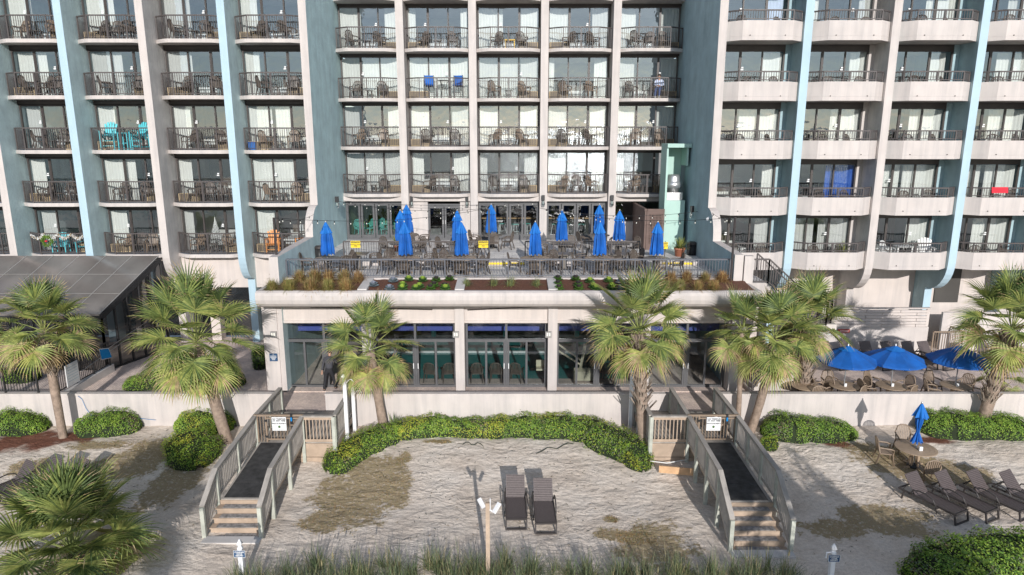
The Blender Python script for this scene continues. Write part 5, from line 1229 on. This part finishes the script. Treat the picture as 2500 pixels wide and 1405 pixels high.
def palm(base,top,lab,seed,nf=42,fan=1.05,pet=1.15,trunk='smooth',r0=.17,r1=.14,elmin=-60,tall=0,tipp=.45,ndead=5,bend=0):
    rn=random.Random(seed); base=Vector(base); top=Vector(top); r=thing('palm_tree',base,lab,'palm tree'); H_=(top-base).length
    pts=[];rs=[]; K=14
    for k in range(K+1):
        t=k/K; p=base.lerp(top,t)+Vector((bend*math.sin(PI*t),0,0))-Vector((0,0,.2*(1-t))); pts.append(p); rs.append((r0*(1-t)+r1*t)*(1.18 if k==0 else 1)*(1+rn.uniform(-.04,.04)))
    MB().tube(pts,rs,12).build('trunk','trunk',r,True)
    if trunk!='smooth':
        b=MB(); t0,t1=trunk; n=int((t1-t0)*H_*26); 
        for i in range(n):
            t=t0+(t1-t0)*i/n; P=base.lerp(top,t)+Vector((bend*math.sin(PI*t),0,0)); a=i*2.39996; rr=r0*(1-t)+r1*t
            o=Vector((math.cos(a),math.sin(a),0)); s=Vector((-math.sin(a),math.cos(a),0)); U=Vector((0,0,1)); L=rn.uniform(.30,.50); lean=rn.uniform(.45,1.0)
            A=P+o*rr*.8; tip=A+(o*lean+U)*L*.8
            for sg in (-1,1):
                tp=tip+s*sg*.045; b.add([A+s*.10*sg*1-U*.03,A+s*.0-U*.03,A+o*.05,tp+s*.022,tp-s*.022,tp+o*.02],[(0,1,4,3),(1,2,5,4),(2,0,3,5),(3,4,5)])
        b.build('boots','boot',r,True)
    mb=MB(); mb.tipp=tipp
    for i in range(nf):
        u=(i+.5)/nf; el=R(86-(86-elmin)*u**1.05); az=i*2.39996+rn.uniform(-.3,.3); old=u>.72
        mats=[0,0,1,2] if not old else [0,2,2,5]
        if u<.2: mats=[0,1,1]
        frond(mb,top+Vector((.06*math.cos(az),.06*math.sin(az),.25-.35*u)),az,el,pet*rn.uniform(.85,1.12)*(1.0+tall*(1-u)),fan*rn.uniform(.9,1.12),.5+1.15*u,30,mats,4,rn,.036*fan/1.05)
    mb.build('crown',PM,r,True)
    if ndead:
        mb=MB(); mb.tipp=0
        for i in range(ndead): frond(mb,top+Vector((0,0,-.25)),rn.random()*2*PI,R(rn.uniform(-75,-45)),pet*.6,fan*.7,1.6,20,[3,5],3,rn,.03)
        mb.build('dead_fronds',PM,r,True)
    return r
def zg(u,v):
    p=atZ(u,v,.3); return p
palm((-17.75,25.3,.3),(-17.8,25.2,4.65),'palm with a boot collar in front of the pool pavilion, left',1,26,1.0,.85,(.60,.93),.15,.17,-28,.1)
palm((-11.05,24.9,.25),(-11.85,24.8,4.35),'big bushy palm with a thick leaning trunk behind the left boardwalk',2,48,1.08,1.05,(.45,.75),.22,.2,-62,.45,.5,5)
palm((-5.1,25.75,.3),(-5.5,25.5,3.8),'palm with smooth tan trunk in front of the lower glass, left centre',3,28,.92,.8,'smooth',.19,.17,-55,.45,.7,7)
palm((5.0,24.1,.25),(4.75,24.7,4.75),'tall palm with grey boots left of the right boardwalk',4,34,1.0,.88,(.36,.97),.21,.22,-38,.45,.7,5)
palm((9.15,25.95,.3),(9.0,25.9,4.45),'palm with the thin straight trunk right of the right boardwalk',5,14,.85,.7,'smooth',.10,.10,-40,.1,.4,2)
palm((9.6,25.9,.3),(10.15,25.6,4.25),'palm with the thicker curved trunk right of the right boardwalk',6,30,.98,.85,'smooth',.17,.17,-55,.12,.5,5,.1)
palm((12.5,27.7,PZ),(12.35,27.7,4.3),'palm with a fully booted trunk growing from the right patio',7,26,1.0,.85,(.05,.97),.22,.2,-35,.1,.4,3)
palm((18.9,25.95,.3),(19.3,25.6,4.6),'palm with heavy grey boots in front of the open parasols, far right',8,34,1.05,.95,(.28,.97),.22,.26,-30,.3,.4,5)
palm((-21.2,25.8,.3),(-21.3,25.6,4.6),'palm cut by the left edge of the picture',9,24,1.05,1.0,'smooth',.15,.15,-50,.1)
palm((20.9,27.6,PZ+.4),(20.7,27.6,PZ+.95),'small palm in a dark round planter at the far right of the patio',10,16,.55,.6,'smooth',.12,.12,-10,.1,.4,0)
r=thing('round_planter',(20.5,27.4,PZ),'dark round planter bowl holding the small palm','planter'); MB().lathe([(0,0),(.35,0),(.55,.38),(.58,.42),(.52,.42),(.48,.36),(0,.34)],n=24).build('bowl','frame_bronze',r); MB().lathe([(.5,.365),(0,.37)],n=20).build('soil','mulch',r)
palm((-12.4,17.35,0),(-12.4,17.3,.55),'large low palmetto with fan leaves in the near left corner',12,46,1.15,1.15,(.1,.9),.14,.12,-8,.15,.25,2)
palm((10.4,6.2,-.3),(10.1,6.4,4.6),'palm seaward of the camera, casting its shadow on the sand',14,26,1.2,1.1,'smooth',.18,.17,-50,.1)
palm((-9.7,6.0,-.3),(-9.9,6.2,4.3),'palm standing seaward of the camera, out from the left boardwalk',15,22,1.15,1.0,'smooth',.18,.17,-50,.1)
# yuccas by the wall
for i,(x,y,L) in enumerate(((-4.75,25.6,.9),(-4.1,25.7,.55))):
    r=thing('spiky_yucca',(x,y,gz(x,y)),f"{['larger','smaller'][i]} spiky green yucca at the foot of the centre left palm",'plant'); m=MB(); spiky(m,(0,0,0),70 if i==0 else 36,L,.022,(0,1,2),31+i,.5); m.build('foliage',['palm_a','blade_a','palm_b'],r)
# hedges
def hedge(line,lab,dens=420,seed=1,mix=(4,4,1,0,0),leaf=.062,z0=None,cat='hedge',jag=.26):
    """line: list of (x,y,halfwidth,height)"""
    rn=random.Random(seed); pts=[Vector(p[:2]) for p in line]; seg=[(pts[i+1]-pts[i]).length for i in range(len(pts)-1)]; T=sum(seg)
    mats=['hedge_a','hedge_b','hedge_c','hedge_y','hedge_grey','hedge_brown']; pool=[i for i,n in enumerate(mix) for _ in range(n)]
    def at(s):
        s=max(0,min(T-1e-6,s)); i=0
        while s>seg[i]: s-=seg[i]; i+=1
        t=s/seg[i]; a,b=line[i],line[i+1]; d=(pts[i+1]-pts[i]).normalized()
        return (a[0]+(b[0]-a[0])*t,a[1]+(b[1]-a[1])*t,a[2]+(b[2]-a[2])*t,a[3]+(b[3]-a[3])*t,d)
    r=thing('hedge',(line[0][0],line[0][1],0),lab,cat)
    def surf(s,th,off=0.):
        x,y,w,h,d=at(s); w0=w; e=1
        if s<w0: e=math.sqrt(max(0,1-((w0-s)/w0)**2))
        if T-s<w0: e=min(e,math.sqrt(max(0,1-((w0-(T-s))/w0)**2)))
        n=Vector((-d.y,d.x)); c=math.cos(th); sn=math.sin(th)
        bump=1+jag*noise.noise(Vector((x*1.6+c*w,y*1.6,sn*2+seed)))+jag*.7*noise.noise(Vector((x*4.5+c*2,y*4.5,sn*5+seed)))
        q=w*max(.15,e)*bump*(abs(c)**.75)*(1 if c>0 else -1); zz=h*max(.35,e)*bump*(sn**.7)
        px,py=x+n.x*q*(1+off),y+n.y*q*(1+off); g0=gz(px,py) if z0 is None else z0
        return Vector((px,py,g0+zz*(1+off))),Vector((n.x*c,n.y*c,sn+.15)).normalized()
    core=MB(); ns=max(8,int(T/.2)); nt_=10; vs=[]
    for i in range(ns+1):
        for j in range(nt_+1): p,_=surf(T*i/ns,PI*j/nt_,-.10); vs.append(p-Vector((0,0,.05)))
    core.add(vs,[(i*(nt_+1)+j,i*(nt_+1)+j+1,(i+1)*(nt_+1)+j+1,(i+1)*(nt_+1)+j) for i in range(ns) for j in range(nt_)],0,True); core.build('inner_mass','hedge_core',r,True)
    lm=MB(); area=T*sum(l[2]*2+l[3]*1.6 for l in line)/len(line); N=int(area*dens*2.1)
    for k in range(N):
        s=rn.random()*T; th=math.acos(rn.uniform(-1,1)) if rn.random()<.6 else rn.random()*PI; off=rn.uniform(-.10,.07); p,n=surf(s,th,off)
        if rn.random()<.03: p=p+n*rn.uniform(.03,.10)
        nn=(n+Vector((rn.uniform(-1,1),rn.uniform(-1,1),rn.uniform(-.6,1)))*.75).normalized(); a=nn.cross(Vector((rn.uniform(-1,1),rn.uniform(-1,1),rn.uniform(-1,1)))).normalized(); b=nn.cross(a); L=leaf*rn.uniform(.6,1.25)*.5
        q=noise.noise(Vector((p.x*.9,p.y*.9,seed))); mi=rn.choice(pool)
        if q>.18 and mix[3] and rn.random()<.5: mi=3
        q2=noise.noise(Vector((p.x*1.3,p.y*1.3,seed+9)))
        if q2>.30 and rn.random()<.4: mi=5 if rn.random()<.5 else 4
        if q2<-.38 and rn.random()<.5: continue
        lm.add([p-a*L,p+b*L*.5,p+a*L,p-b*L*.5],[(0,1,2,3)],mi)
    lm.build('foliage',mats,r,True); return r
def P_(u,v,w,h,z=.25): p=atZ(u,v,z); return (p.x,p.y,w,h)
hedge([P_(800,1150,.62,.55),P_(870,1110,.65,.6),P_(960,1070,.6,.55),P_(1060,1058,.62,.6),P_(1180,1060,.62,.55),P_(1300,1058,.7,.62),P_(1400,1062,.75,.65),P_(1480,1072,.8,.7)],'long green ground hedge below the centre retaining wall',430,1,(6,5,2,1,1))
hedge([P_(1430,1072,.75,.7),P_(1500,1095,.85,.8),P_(1550,1120,.7,.62),P_(1572,1148,.42,.42)],'rounded green shrub mass left of the right boardwalk, beside the tall palm',430,2,(5,3,2,1,3))
hedge([P_(-20,1052,.75,.72),P_(60,1052,.8,.8),P_(118,1054,.6,.6)],'clipped green shrub at the far left below the wall',430,3,(6,4,1,0,0))
hedge([P_(190,1056,.6,.65),P_(260,1056,.75,.8),P_(345,1054,.55,.6)],'clipped green shrub between the left palm and the left boardwalk',430,4,(6,4,1,0,0))
hedge([P_(432,1048,.75,.75),P_(500,1050,.9,.8),P_(575,1050,.75,.75)],'green shrub mass at the foot of the big leaning palm',430,5,(5,5,1,1,0))
hedge([P_(462,1080,1.05,.75),P_(474,1110,1.05,.75),P_(486,1142,.85,.6)],'green shrub mass in front of the big leaning palm',430,6,(5,5,1,1,0))
hedge([P_(1855,1062,.85,.8),P_(1925,1068,.8,.75),P_(2010,1068,.75,.65),P_(2090,1068,.6,.5)],'green hedge right of the right boardwalk below the wall',430,7,(6,3,2,0,1))
hedge([P_(1868,1088,.5,.55),P_(1885,1105,.35,.4)],'yellow green shrub against the right boardwalk rail',430,17,(3,5,0,3,0))
hedge([P_(2235,1055,.6,.8),P_(2310,1062,.75,.8),P_(2400,1062,.75,.75),P_(2520,1066,.8,.75)],'green hedge at the far right below the wall',430,8,(6,4,1,0,0))
hedge([P_(2225,1440,.8,.6,0),P_(2330,1405,.95,.8,0),P_(2450,1395,1.05,.9,0),P_(2600,1395,1.1,.95,0)],'large green shrub mass in the near right corner',380,9,(4,5,3,0,1),.085)
hedge([P_(300,950,.5,.55,PZ),P_(400,940,.7,.7,PZ),P_(520,940,.75,.75,PZ),P_(600,938,.5,.6,PZ)],'green hedge on the patio between the walkway and the left entrance',430,10,(6,4,1,0,0),z0=PZ)
hedge([P_(1835,925,.5,.9,PZ),P_(1875,915,.55,.95,PZ)],'round green shrub behind the pair of palms on the right',430,11,(6,2,3,0,0),z0=PZ)
hedge([P_(10,930,.6,.8,PZ),P_(100,925,.6,.9,PZ)],'green shrub behind the far left black fence',430,12,(7,3,1,0,0),z0=PZ)
hedge([P_(30,880,.6,.9,PZ),P_(90,878,.5,.8,PZ)],'bright green shrub at the foot of the pool pavilion',430,13,(7,4,0,0,0),z0=PZ)
hedge([P_(632,905,.35,.9,PZ),P_(640,885,.35,.9,PZ)],'narrow dark shrub left of the white entrance column',400,14,(6,2,3,0,0),z0=PZ)
hedge([(9.7,7.4,1.3,5.0),(11,7.2,1.5,5.6),(12.6,7.0,1.5,5.4),(14.2,6.8,1.3,4.6)],'tall dense shrub standing seaward of the camera',60,21,(4,4,1,0,0),.2)
# ornamental grasses in the planter
def tuft(seed,mats,n=620,L=.40,w=.008):
    rn=random.Random(seed); r=thing('ornamental_grass'); m=MB()
    for i in range(n):
        a=rn.random()*2*PI; e=abs(rn.gauss(0,.95)); l=L*rn.uniform(.6,1.1); d=Vector((math.cos(a)*math.sin(e),math.sin(a)*math.sin(e),math.cos(e))); p=Vector((rn.uniform(-.11,.11),rn.uniform(-.11,.11),0)); s=Vector((-math.sin(a),math.cos(a),0))*w; pts=[]
        for k in range(4): pts+=[p+s*(1,.9,.6,.1)[k],p-s*(1,.9,.6,.1)[k]]; p=p+d*(l/3); d=(d+Vector((0,0,-.42))).normalized()
        m.add(pts,[(0,1,3,2),(2,3,5,4),(4,5,7,6)],rn.choice((0,0,1,2)))
    m.build('blades',mats,r); return Proto(r)
T1=tuft(1,['straw_a','straw_b','straw_c']); T2=tuft(2,['straw_b','straw_b','straw_a']); T3=tuft(3,['straw_c','straw_a','straw_a']); T4=tuft(4,['blade_a','straw_b','blade_a'],150,.45)
gi=0
def grassrow(us,v,protos,lab,sc=1):
    global gi
    for i,u in enumerate(us):
        p=atZ(u,v,5.80); k=protos[i%len(protos)]; nm={id(T1):'straw coloured',id(T2):'green gold',id(T3):'russet',id(T4):'thin green'}[id(k)]
        yy=max(27.7,min(28.95,p.y)); k.put((p.x,yy,5.72+.1*(yy-27.5)),i*1.3,f"{nm} grass tuft, {ORD[i]} from the left, {lab}",'grass tuft','ornamental grass tufts in the planter',sc*(.92+.16*((i*7)%5)/4))
grassrow([682,736,772,806,844,878],688,[T3,T1,T1,T3,T1,T3],'back row, left planter section',1.35); grassrow([664,706,757,800,845],706,[T2,T2,T1,T2,T1],'front row, left planter section',1.35)
grassrow([1600,1638,1676,1720,1762],690,[T3,T3,T3,T1,T3],'back row, right planter section',1.2); grassrow([1585,1625,1662,1706,1745],708,[T2,T2,T2,T1,T1],'front row, right planter section',1.2)
grassrow([1140,1206,1247,1309],698,[T4],'middle planter section',1.0)
def cabbage(mats,seed):
    rn=random.Random(seed); r=thing('ornamental_cabbage'); m=MB()
    for ring,(n,el,L) in enumerate(((9,.15,.20),(9,.5,.18),(7,.9,.14),(5,1.25,.10))):
        for k in range(n):
            a=2*PI*k/n+ring*.35; o=Vector((math.cos(a)*math.cos(el),math.sin(a)*math.cos(el),math.sin(el))); s=Vector((-math.sin(a),math.cos(a),0)); b=Vector((0,0,.03*ring+.02)); w=.085*(1-.15*ring)
            A=b+o*L*.15; B=b+o*L*.65; C=b+o*L+Vector((0,0,.03)); m.add([A-s*.02,A+s*.02,B+s*w+Vector((0,0,.03*rn.uniform(.3,1.5))),C+s*w*.6+Vector((0,0,.02*rn.random())),C,C-s*w*.6,B-s*w+Vector((0,0,.03*rn.uniform(.3,1.5))),B],[(0,1,2,7),(0,7,6),(7,2,3,4),(7,4,5,6)],0 if ring<2 else 1)
    m.build('leaves',mats,r); return Proto(r)
CBg=cabbage(['cab_green','hedge_b'],1); CBp=cabbage(['hedge_c','cab_dark'],2); CBb=cabbage(['cab_grey','cabbage_purple'],3)
cab=[(912,697,CBb),(960,690,CBb),(950,704,CBb),(998,688,CBg),(983,698,CBg),(980,706,CBg),(1032,689,CBg),(1024,700,CBg),(1012,708,CBg),(1065,689,CBp),(1060,698,CBp),(1048,708,CBp),(1098,686,CBp),(1086,700,CBp),(1085,708,CBg),
 (1361,685,CBp),(1362,696,CBp),(1366,706,CBp),(1405,686,CBp),(1412,697,CBp),(1416,708,CBp),(1440,691,CBg),(1449,700,CBg),(1458,708,CBg),(1486,690,CBg),(1494,700,CBg),(1500,708,CBg),(1515,692,CBb),(1520,704,CBb)]
for i,(u,v,k) in enumerate(cab):
    p=atZ(u,v,5.85); yy=max(27.7,min(29.0,p.y)); nm={id(CBg):'bright green',id(CBp):'dark purple green',id(CBb):'grey blue'}[id(k)]; col=i//3; 
    k.put((p.x,yy,5.70+.1*(yy-27.5)),i*.7,f"{nm} ornamental cabbage, plant {i%3+1} back to front, clump {col+1} counted from the left",'cabbage','ornamental cabbages in the planter',1.15)
# sea oats along the bottom of the picture
def blades(name,n,region,L,w,mats,seed,zf=gz,fl=.0,tilt=.45):
    rn=random.Random(seed); m=MB()
    for i in range(n):
        x,y=region(rn)
        a=rn.random()*2*PI; e=abs(rn.gauss(0,tilt)); l=L*rn.uniform(.35,1.15); d=Vector((math.cos(a)*math.sin(e),math.sin(a)*math.sin(e),math.cos(e))); p=Vector((x,y,zf(x,y)-.02)); s=Vector((-math.sin(a),math.cos(a),0))*w*rn.uniform(.7,1.2); pts=[]
        for k in range(4): pts+=[p+s*(1,.9,.6,.08)[k],p-s*(1,.9,.6,.08)[k]]; p=p+d*(l/3); d=(d+Vector((0,0,-.25))+Vector((rn.uniform(-.1,.1),rn.uniform(-.1,.1),0))).normalized()
        m.add(pts,[(0,1,3,2),(2,3,5,4),(4,5,7,6)],rn.choice((0,0,1,2)))
        if fl and rn.random()<fl: 
            q=Vector((x,y,zf(x,y))); tp=q+Vector((rn.uniform(-.12,.12),rn.uniform(-.1,.1),rn.uniform(.7,1.05))); m.tube([q,tp],.004,3,1,False); m.lathe([(0,0),(.018,.05),(.022,.12),(0,.24)],tp,5,1)
    return tag(m.build(name,mats),kind='stuff')
def rg(rn):
    while True:
        x=rn.uniform(-7.6,7.9); y=rn.uniform(15.9,18.0)
        edge=17.15+.40*noise.noise(Vector((x*.55,0,3)))+.2*noise.noise(Vector((x*1.7,0,8)))+(.35 if x<0 and x>-6 else 0)
        if y<edge and noise.noise(Vector((x*2.6,y*2.8,1)))>.10+.12*noise.noise(Vector((x*.5,2,1))): return x,y
blades('dune_grass',11000,rg,.80,.0085,['blade_a','blade_b','blade_c'],5,fl=.0006,tilt=.8)
tag(bpy.data.objects['dune_grass'],'tangled dune grass along the near edge of the sand','dune grass')
def tr(rn):
    while True:
        cx,cy,rx,ry,t=rn.choice([q for q in PW_ if q[4]==0]); x=cx+rn.uniform(-1.2,1.2)*rx; y=cy+rn.uniform(-1.2,1.2)*ry
        if abs(x)<19.5 and 15.6<y<26 and patch(x,y)[0]>.35: return x,y
blades('turf_grass',22000,tr,.075,.006,['straw_a','straw_c','blade_a'],6,tilt=.8); tag(bpy.data.objects['turf_grass'],'short thin brownish turf growing in patches on the sand','grass')
def st_(rn):
    return rn.uniform(-19,19),rn.uniform(16,26)
# litter: dry twigs and debris on the sand
def debris():
    rn=random.Random(4); m=MB()
    for i in range(900):
        x=rn.uniform(-16,17); y=rn.uniform(17.5,26); 
        if -9.5<x<-6.3 or 4.8<x<8.5: continue
        z=gz(x,y)+.03; a=rn.random()*PI; L=rn.uniform(.02,.09); m.bar((x,y,z),(x+L*math.cos(a),y+L*math.sin(a),z+.01),.012,.008,rn.choice((0,1,1)))
    tag(m.build('dry_litter',['palm_dead','hedge_core']),'scattered dry bits of leaf and twig on the sand','litter',kind='stuff')
debris()
# vine stems lying on the sand at the hedge edge
for i,(u0,v0,u1,v1,l) in enumerate(((740,1128,815,1108,'left end of the centre hedge'),(1310,1110,1400,1092,'right half of the centre hedge'),(1130,1092,1180,1095,'middle of the centre hedge'))):
    pts=[]
    for k in range(8):
        p=atZ(u0+(u1-u0)*k/7,v0+(v1-v0)*k/7+4*math.sin(k*1.7+i),.2); pts.append((p.x,p.y,gz(p.x,p.y)+.05))
    tag(MB().tube(pts,.014,5).build('dry_stem','hedge_core'),f"dark dry stem lying on the sand by the {l}",'stem')
# ================================================================== PEOPLE
def skin_mesh(name,V,E,rad,root,m,parent,sub=2):
    me=bpy.data.meshes.new(name); me.from_pydata(V,E,[]); o=bpy.data.objects.new(name,me); COL.objects.link(o)
    md=o.modifiers.new('s','SKIN'); md.use_smooth_shade=True; sb=o.modifiers.new('b','SUBSURF'); sb.levels=sub; sb.render_levels=sub
    for i,r in enumerate(rad):
        sv=me.skin_vertices[0].data[i]; sv.radius=(r if isinstance(r,tuple) else (r,r)); sv.use_root=(i==root)
    dg=bpy.context.evaluated_depsgraph_get(); m2=bpy.data.meshes.new_from_object(o.evaluated_get(dg)); bpy.data.objects.remove(o)
    m2.materials.clear(); m2.materials.append(M[m]); q=bpy.data.objects.new(name,m2); COL.objects.link(q); q.parent=parent; return q
def figure(root,J,shirt,trouser,sleeve=True,shoe='cloth_dark'):
    """J: joint dict (local coordinates)"""
    V=[];E=[];Rd=[];ix={}
    def v(n,r,p=None): ix[n]=len(V); V.append(p or J[n]); Rd.append(r); return ix[n]
    def e(a,b): E.append((ix[a],ix[b]))
    v('pelvis',(.125,.10)); v('waist',(.12,.09)); v('chest',(.15,.105)); v('neck',.05); v('head0',.065); v('head',(.080,.095)); v('crown',.07)
    for a,b in (('pelvis','waist'),('waist','chest'),('chest','neck'),('neck','head0'),('head0','head'),('head','crown')): e(a,b)
    for s in 'LR':
        v('sh'+s,.055); v('el'+s,.040); v('wr'+s,.026); v('pm'+s,(.038,.020)); e('chest','sh'+s); e('sh'+s,'el'+s); e('el'+s,'wr'+s); e('wr'+s,'pm'+s)
        w=Vector(J['pm'+s]); d=(w-Vector(J['wr'+s])).normalized(); q=d.cross(Vector((0,1,0))); q=q.normalized() if q.length>.1 else Vector((1,0,0))
        for i,(o,l) in enumerate(((-.030,.060),(-.010,.075),(.010,.070),(.028,.055))):
            a=f'f{s}{i}a'; b=f'f{s}{i}b'; J[a]=tuple(w+d*.035+q*o); J[b]=tuple(w+d*(.035+l)+q*o*1.2+Vector((0,-.015,-.01))); v(a,.009); v(b,.0075); e('pm'+s,a); e(a,b)
        J['t'+s]=tuple(w+q*.055+Vector((0,-.02,0))); v('t'+s,.010); e('pm'+s,'t'+s)
        v('hp'+s,.085); v('kn'+s,.056); v('an'+s,.038); v('to'+s,(.042,.028)); e('pelvis','hp'+s); e('hp'+s,'kn'+s); e('kn'+s,'an'+s); e('an'+s,'to'+s)
    b=skin_mesh('body',V,E,Rd,0,'skin',root)
    # clothing grown from the same joints, a little larger
    def part(name,js,es,m,rt=0): 
        return skin_mesh(name,[J[j] for j,_ in js],[([a for a,_ in js].index(x),[a for a,_ in js].index(y)) for x,y in es],[r for _,r in js],rt,m,root)
    part('shirt',[('pelvis',(.185,.155)),('waist',(.17,.145)),('chest',(.19,.15)),('neck',.075),('shL',.075),('elL',.056),('wrL',.042),('shR',.075),('elR',.056),('wrR',.042)],[('pelvis','waist'),('waist','chest'),('chest','neck'),('chest','shL'),('shL','elL'),('elL','wrL'),('chest','shR'),('shR','elR'),('elR','wrR')],shirt)
    part('trousers',[('waist',(.14,.12)),('pelvis',(.155,.135)),('hpL',.102),('knL',.074),('anL',.060),('hpR',.102),('knR',.074),('anR',.060)],[('waist','pelvis'),('pelvis','hpL'),('hpL','knL'),('knL','anL'),('pelvis','hpR'),('hpR','knR'),('knR','anR')],trouser)
    h=Vector(J['crown']); hh=MB(); hh.lathe([(.070,-.13),(.090,-.06),(.098,-.01),(.088,.05),(.05,.085),(0,.095)],(h.x,h.y-.022*J.get('face',-1),h.z),14); hh.build('hair','hair',root)
    for s in 'LR':
        a=Vector(J['an'+s]);t=Vector(J['to'+s]); f=MB(); f.tube([a-Vector((0,0,.0)),a.lerp(t,.5)-Vector((0,0,.01)),t],[.052,.052,.040],8); f.build('shoe',shoe,root)
    hd=Vector(J['head']); fy=-1; fc=MB()
    for sx in (-.03,.03): fc.lathe([(0,.008),(.011,0),(0,-.008)],(hd.x+sx,hd.y+.09*J.get('face',-1),hd.z+.01),6)
    fc.lathe([(0,.004),(.02,0),(0,-.004)],(hd.x,hd.y+.088*J.get('face',-1),hd.z-.055),8); fc.build('eyes_and_mouth','hair',root)
    n=MB(); n.lathe([(0,.02),(.014,-.02),(0,-.025)],(hd.x,hd.y+.105*J.get('face',-1),hd.z-.01),6)
    for sx in (-.085,.085): n.lathe([(0,.03),(.014,.01),(.01,-.03),(0,-.035)],(hd.x+sx,hd.y+.01,hd.z),6)
    n.build('nose_and_ears','skin',root); return b
p=atZ(812,944,PZ); pr=thing('person',(p.x,28.62,PZ+.03),'person in dark grey top and black trousers stooping at the open glass door','person')
J=dict(pelvis=(.02,0,.93),waist=(.03,.08,1.08),chest=(.02,.20,1.32),neck=(.01,.30,1.47),head0=(0,.34,1.53),head=(0,.39,1.60),crown=(0,.41,1.67),face=1,
 shL=(-.19,.20,1.38),elL=(-.27,.17,1.10),wrL=(-.30,.08,.87),pmL=(-.305,.07,.80),shR=(.19,.22,1.37),elR=(.27,.36,1.15),wrR=(.26,.55,1.06),pmR=(.25,.62,1.04),
 hpL=(-.09,0,.88),knL=(-.15,-.05,.48),anL=(-.20,-.14,.08),toL=(-.22,.02,.035),hpR=(.11,0,.88),knR=(.19,.10,.50),anR=(.24,.10,.08),toR=(.26,.27,.035))
figure(pr,J,'cloth_grey','cloth_dark')
x,y,z,W=BAL['C',2,4]
CH.put((x+W*.66,y+.75,z),.15,'dark chair the person in blue jeans sits on, middle section','chair',G); CH.put((x+W*.22,y+.75,z),.4,'dark chair across from the person in blue jeans','chair',G); LT.put((x+W*.46,y+.8,z),0,'small round table in front of the person in blue jeans','table','small tables on the balconies')
ps=thing('person',(x+W*.66,y+.75,z),'seated person in a striped top and blue jeans on a middle section balcony','person')
J=dict(pelvis=(0,.08,.54),waist=(0,.12,.70),chest=(0,.12,.93),neck=(0,.10,1.08),head0=(0,.08,1.13),head=(0,.06,1.20),crown=(0,.07,1.27),face=-1,
 shL=(-.18,.12,.98),elL=(-.25,.0,.74),wrL=(-.10,-.20,.70),pmL=(-.03,-.23,.70),shR=(.18,.12,.98),elR=(.25,.0,.74),wrR=(.10,-.20,.68),pmR=(.03,-.24,.68),
 hpL=(-.09,.06,.52),knL=(-.13,-.38,.52),anL=(-.15,-.40,.09),toL=(-.15,-.55,.035),hpR=(.09,.06,.52),knR=(.08,-.38,.53),anR=(.06,-.42,.09),toR=(.06,-.57,.035))
figure(ps,J,'curtain_lilac','cloth_denim',shoe='sticker'); ps.rotation_euler=(0,0,-.25)
# ================================================================== LIGHT, SKY, CAMERA
SUN_EL,SUN_AZ=R(19.5),R(7.0)   # sun behind the camera, slightly to the right
w=bpy.data.worlds.new('World'); scene.world=w; w.use_nodes=True; nt=w.node_tree; bg=nt.nodes['Background']
sky=nt.nodes.new('ShaderNodeTexSky'); sky.sky_type='NISHITA'; sky.sun_disc=False; sky.sun_elevation=SUN_EL; sky.sun_rotation=PI-SUN_AZ; sky.dust_density=.15; sky.air_density=1.0; sky.ozone_density=2.5
hs=nt.nodes.new('ShaderNodeHueSaturation'); hs.inputs['Saturation'].default_value=.6; nt.links.new(sky.outputs[0],hs.inputs['Color']); nt.links.new(hs.outputs[0],bg.inputs['Color']); bg.inputs['Strength'].default_value=.15
sd=bpy.data.lights.new('sun','SUN'); sd.energy=4.1; sd.angle=R(.5); sd.color=(1,.962,.92); so=bpy.data.objects.new('sun',sd); COL.objects.link(so)
dirv=Vector((-math.sin(SUN_AZ)*math.cos(SUN_EL),math.cos(SUN_AZ)*math.cos(SUN_EL),-math.sin(SUN_EL)))
so.rotation_euler=dirv.to_track_quat('-Z','Y').to_euler(); so.location=(5,-30,30)
cd=bpy.data.cameras.new('camera'); cd.sensor_width=36; cd.lens=F/2500*36; cd.clip_end=20000; cd.clip_start=.2
co=bpy.data.objects.new('camera',cd); COL.objects.link(co); co.location=(0,0,H); co.rotation_euler=(R(90)-PITCH,0,0); scene.camera=co
scene.view_settings.view_transform='Standard'; scene.view_settings.look='None'; scene.view_settings.gamma=1; scene.view_settings.exposure=.03
scene.cycles.use_denoising=True; scene.cycles.max_bounces=7; scene.cycles.transparent_max_bounces=12; scene.cycles.diffuse_bounces=3; scene.cycles.glossy_bounces=4; scene.cycles.caustics_reflective=False; scene.cycles.caustics_refractive=False; scene.cycles.sample_clamp_indirect=60
# remove prototypes that were never placed
for o in list(COL.objects):
    if o.parent is None and o.type=='EMPTY' and 'label' not in o:
        for c in list(o.children_recursive): bpy.data.objects.remove(c)
        bpy.data.objects.remove(o)
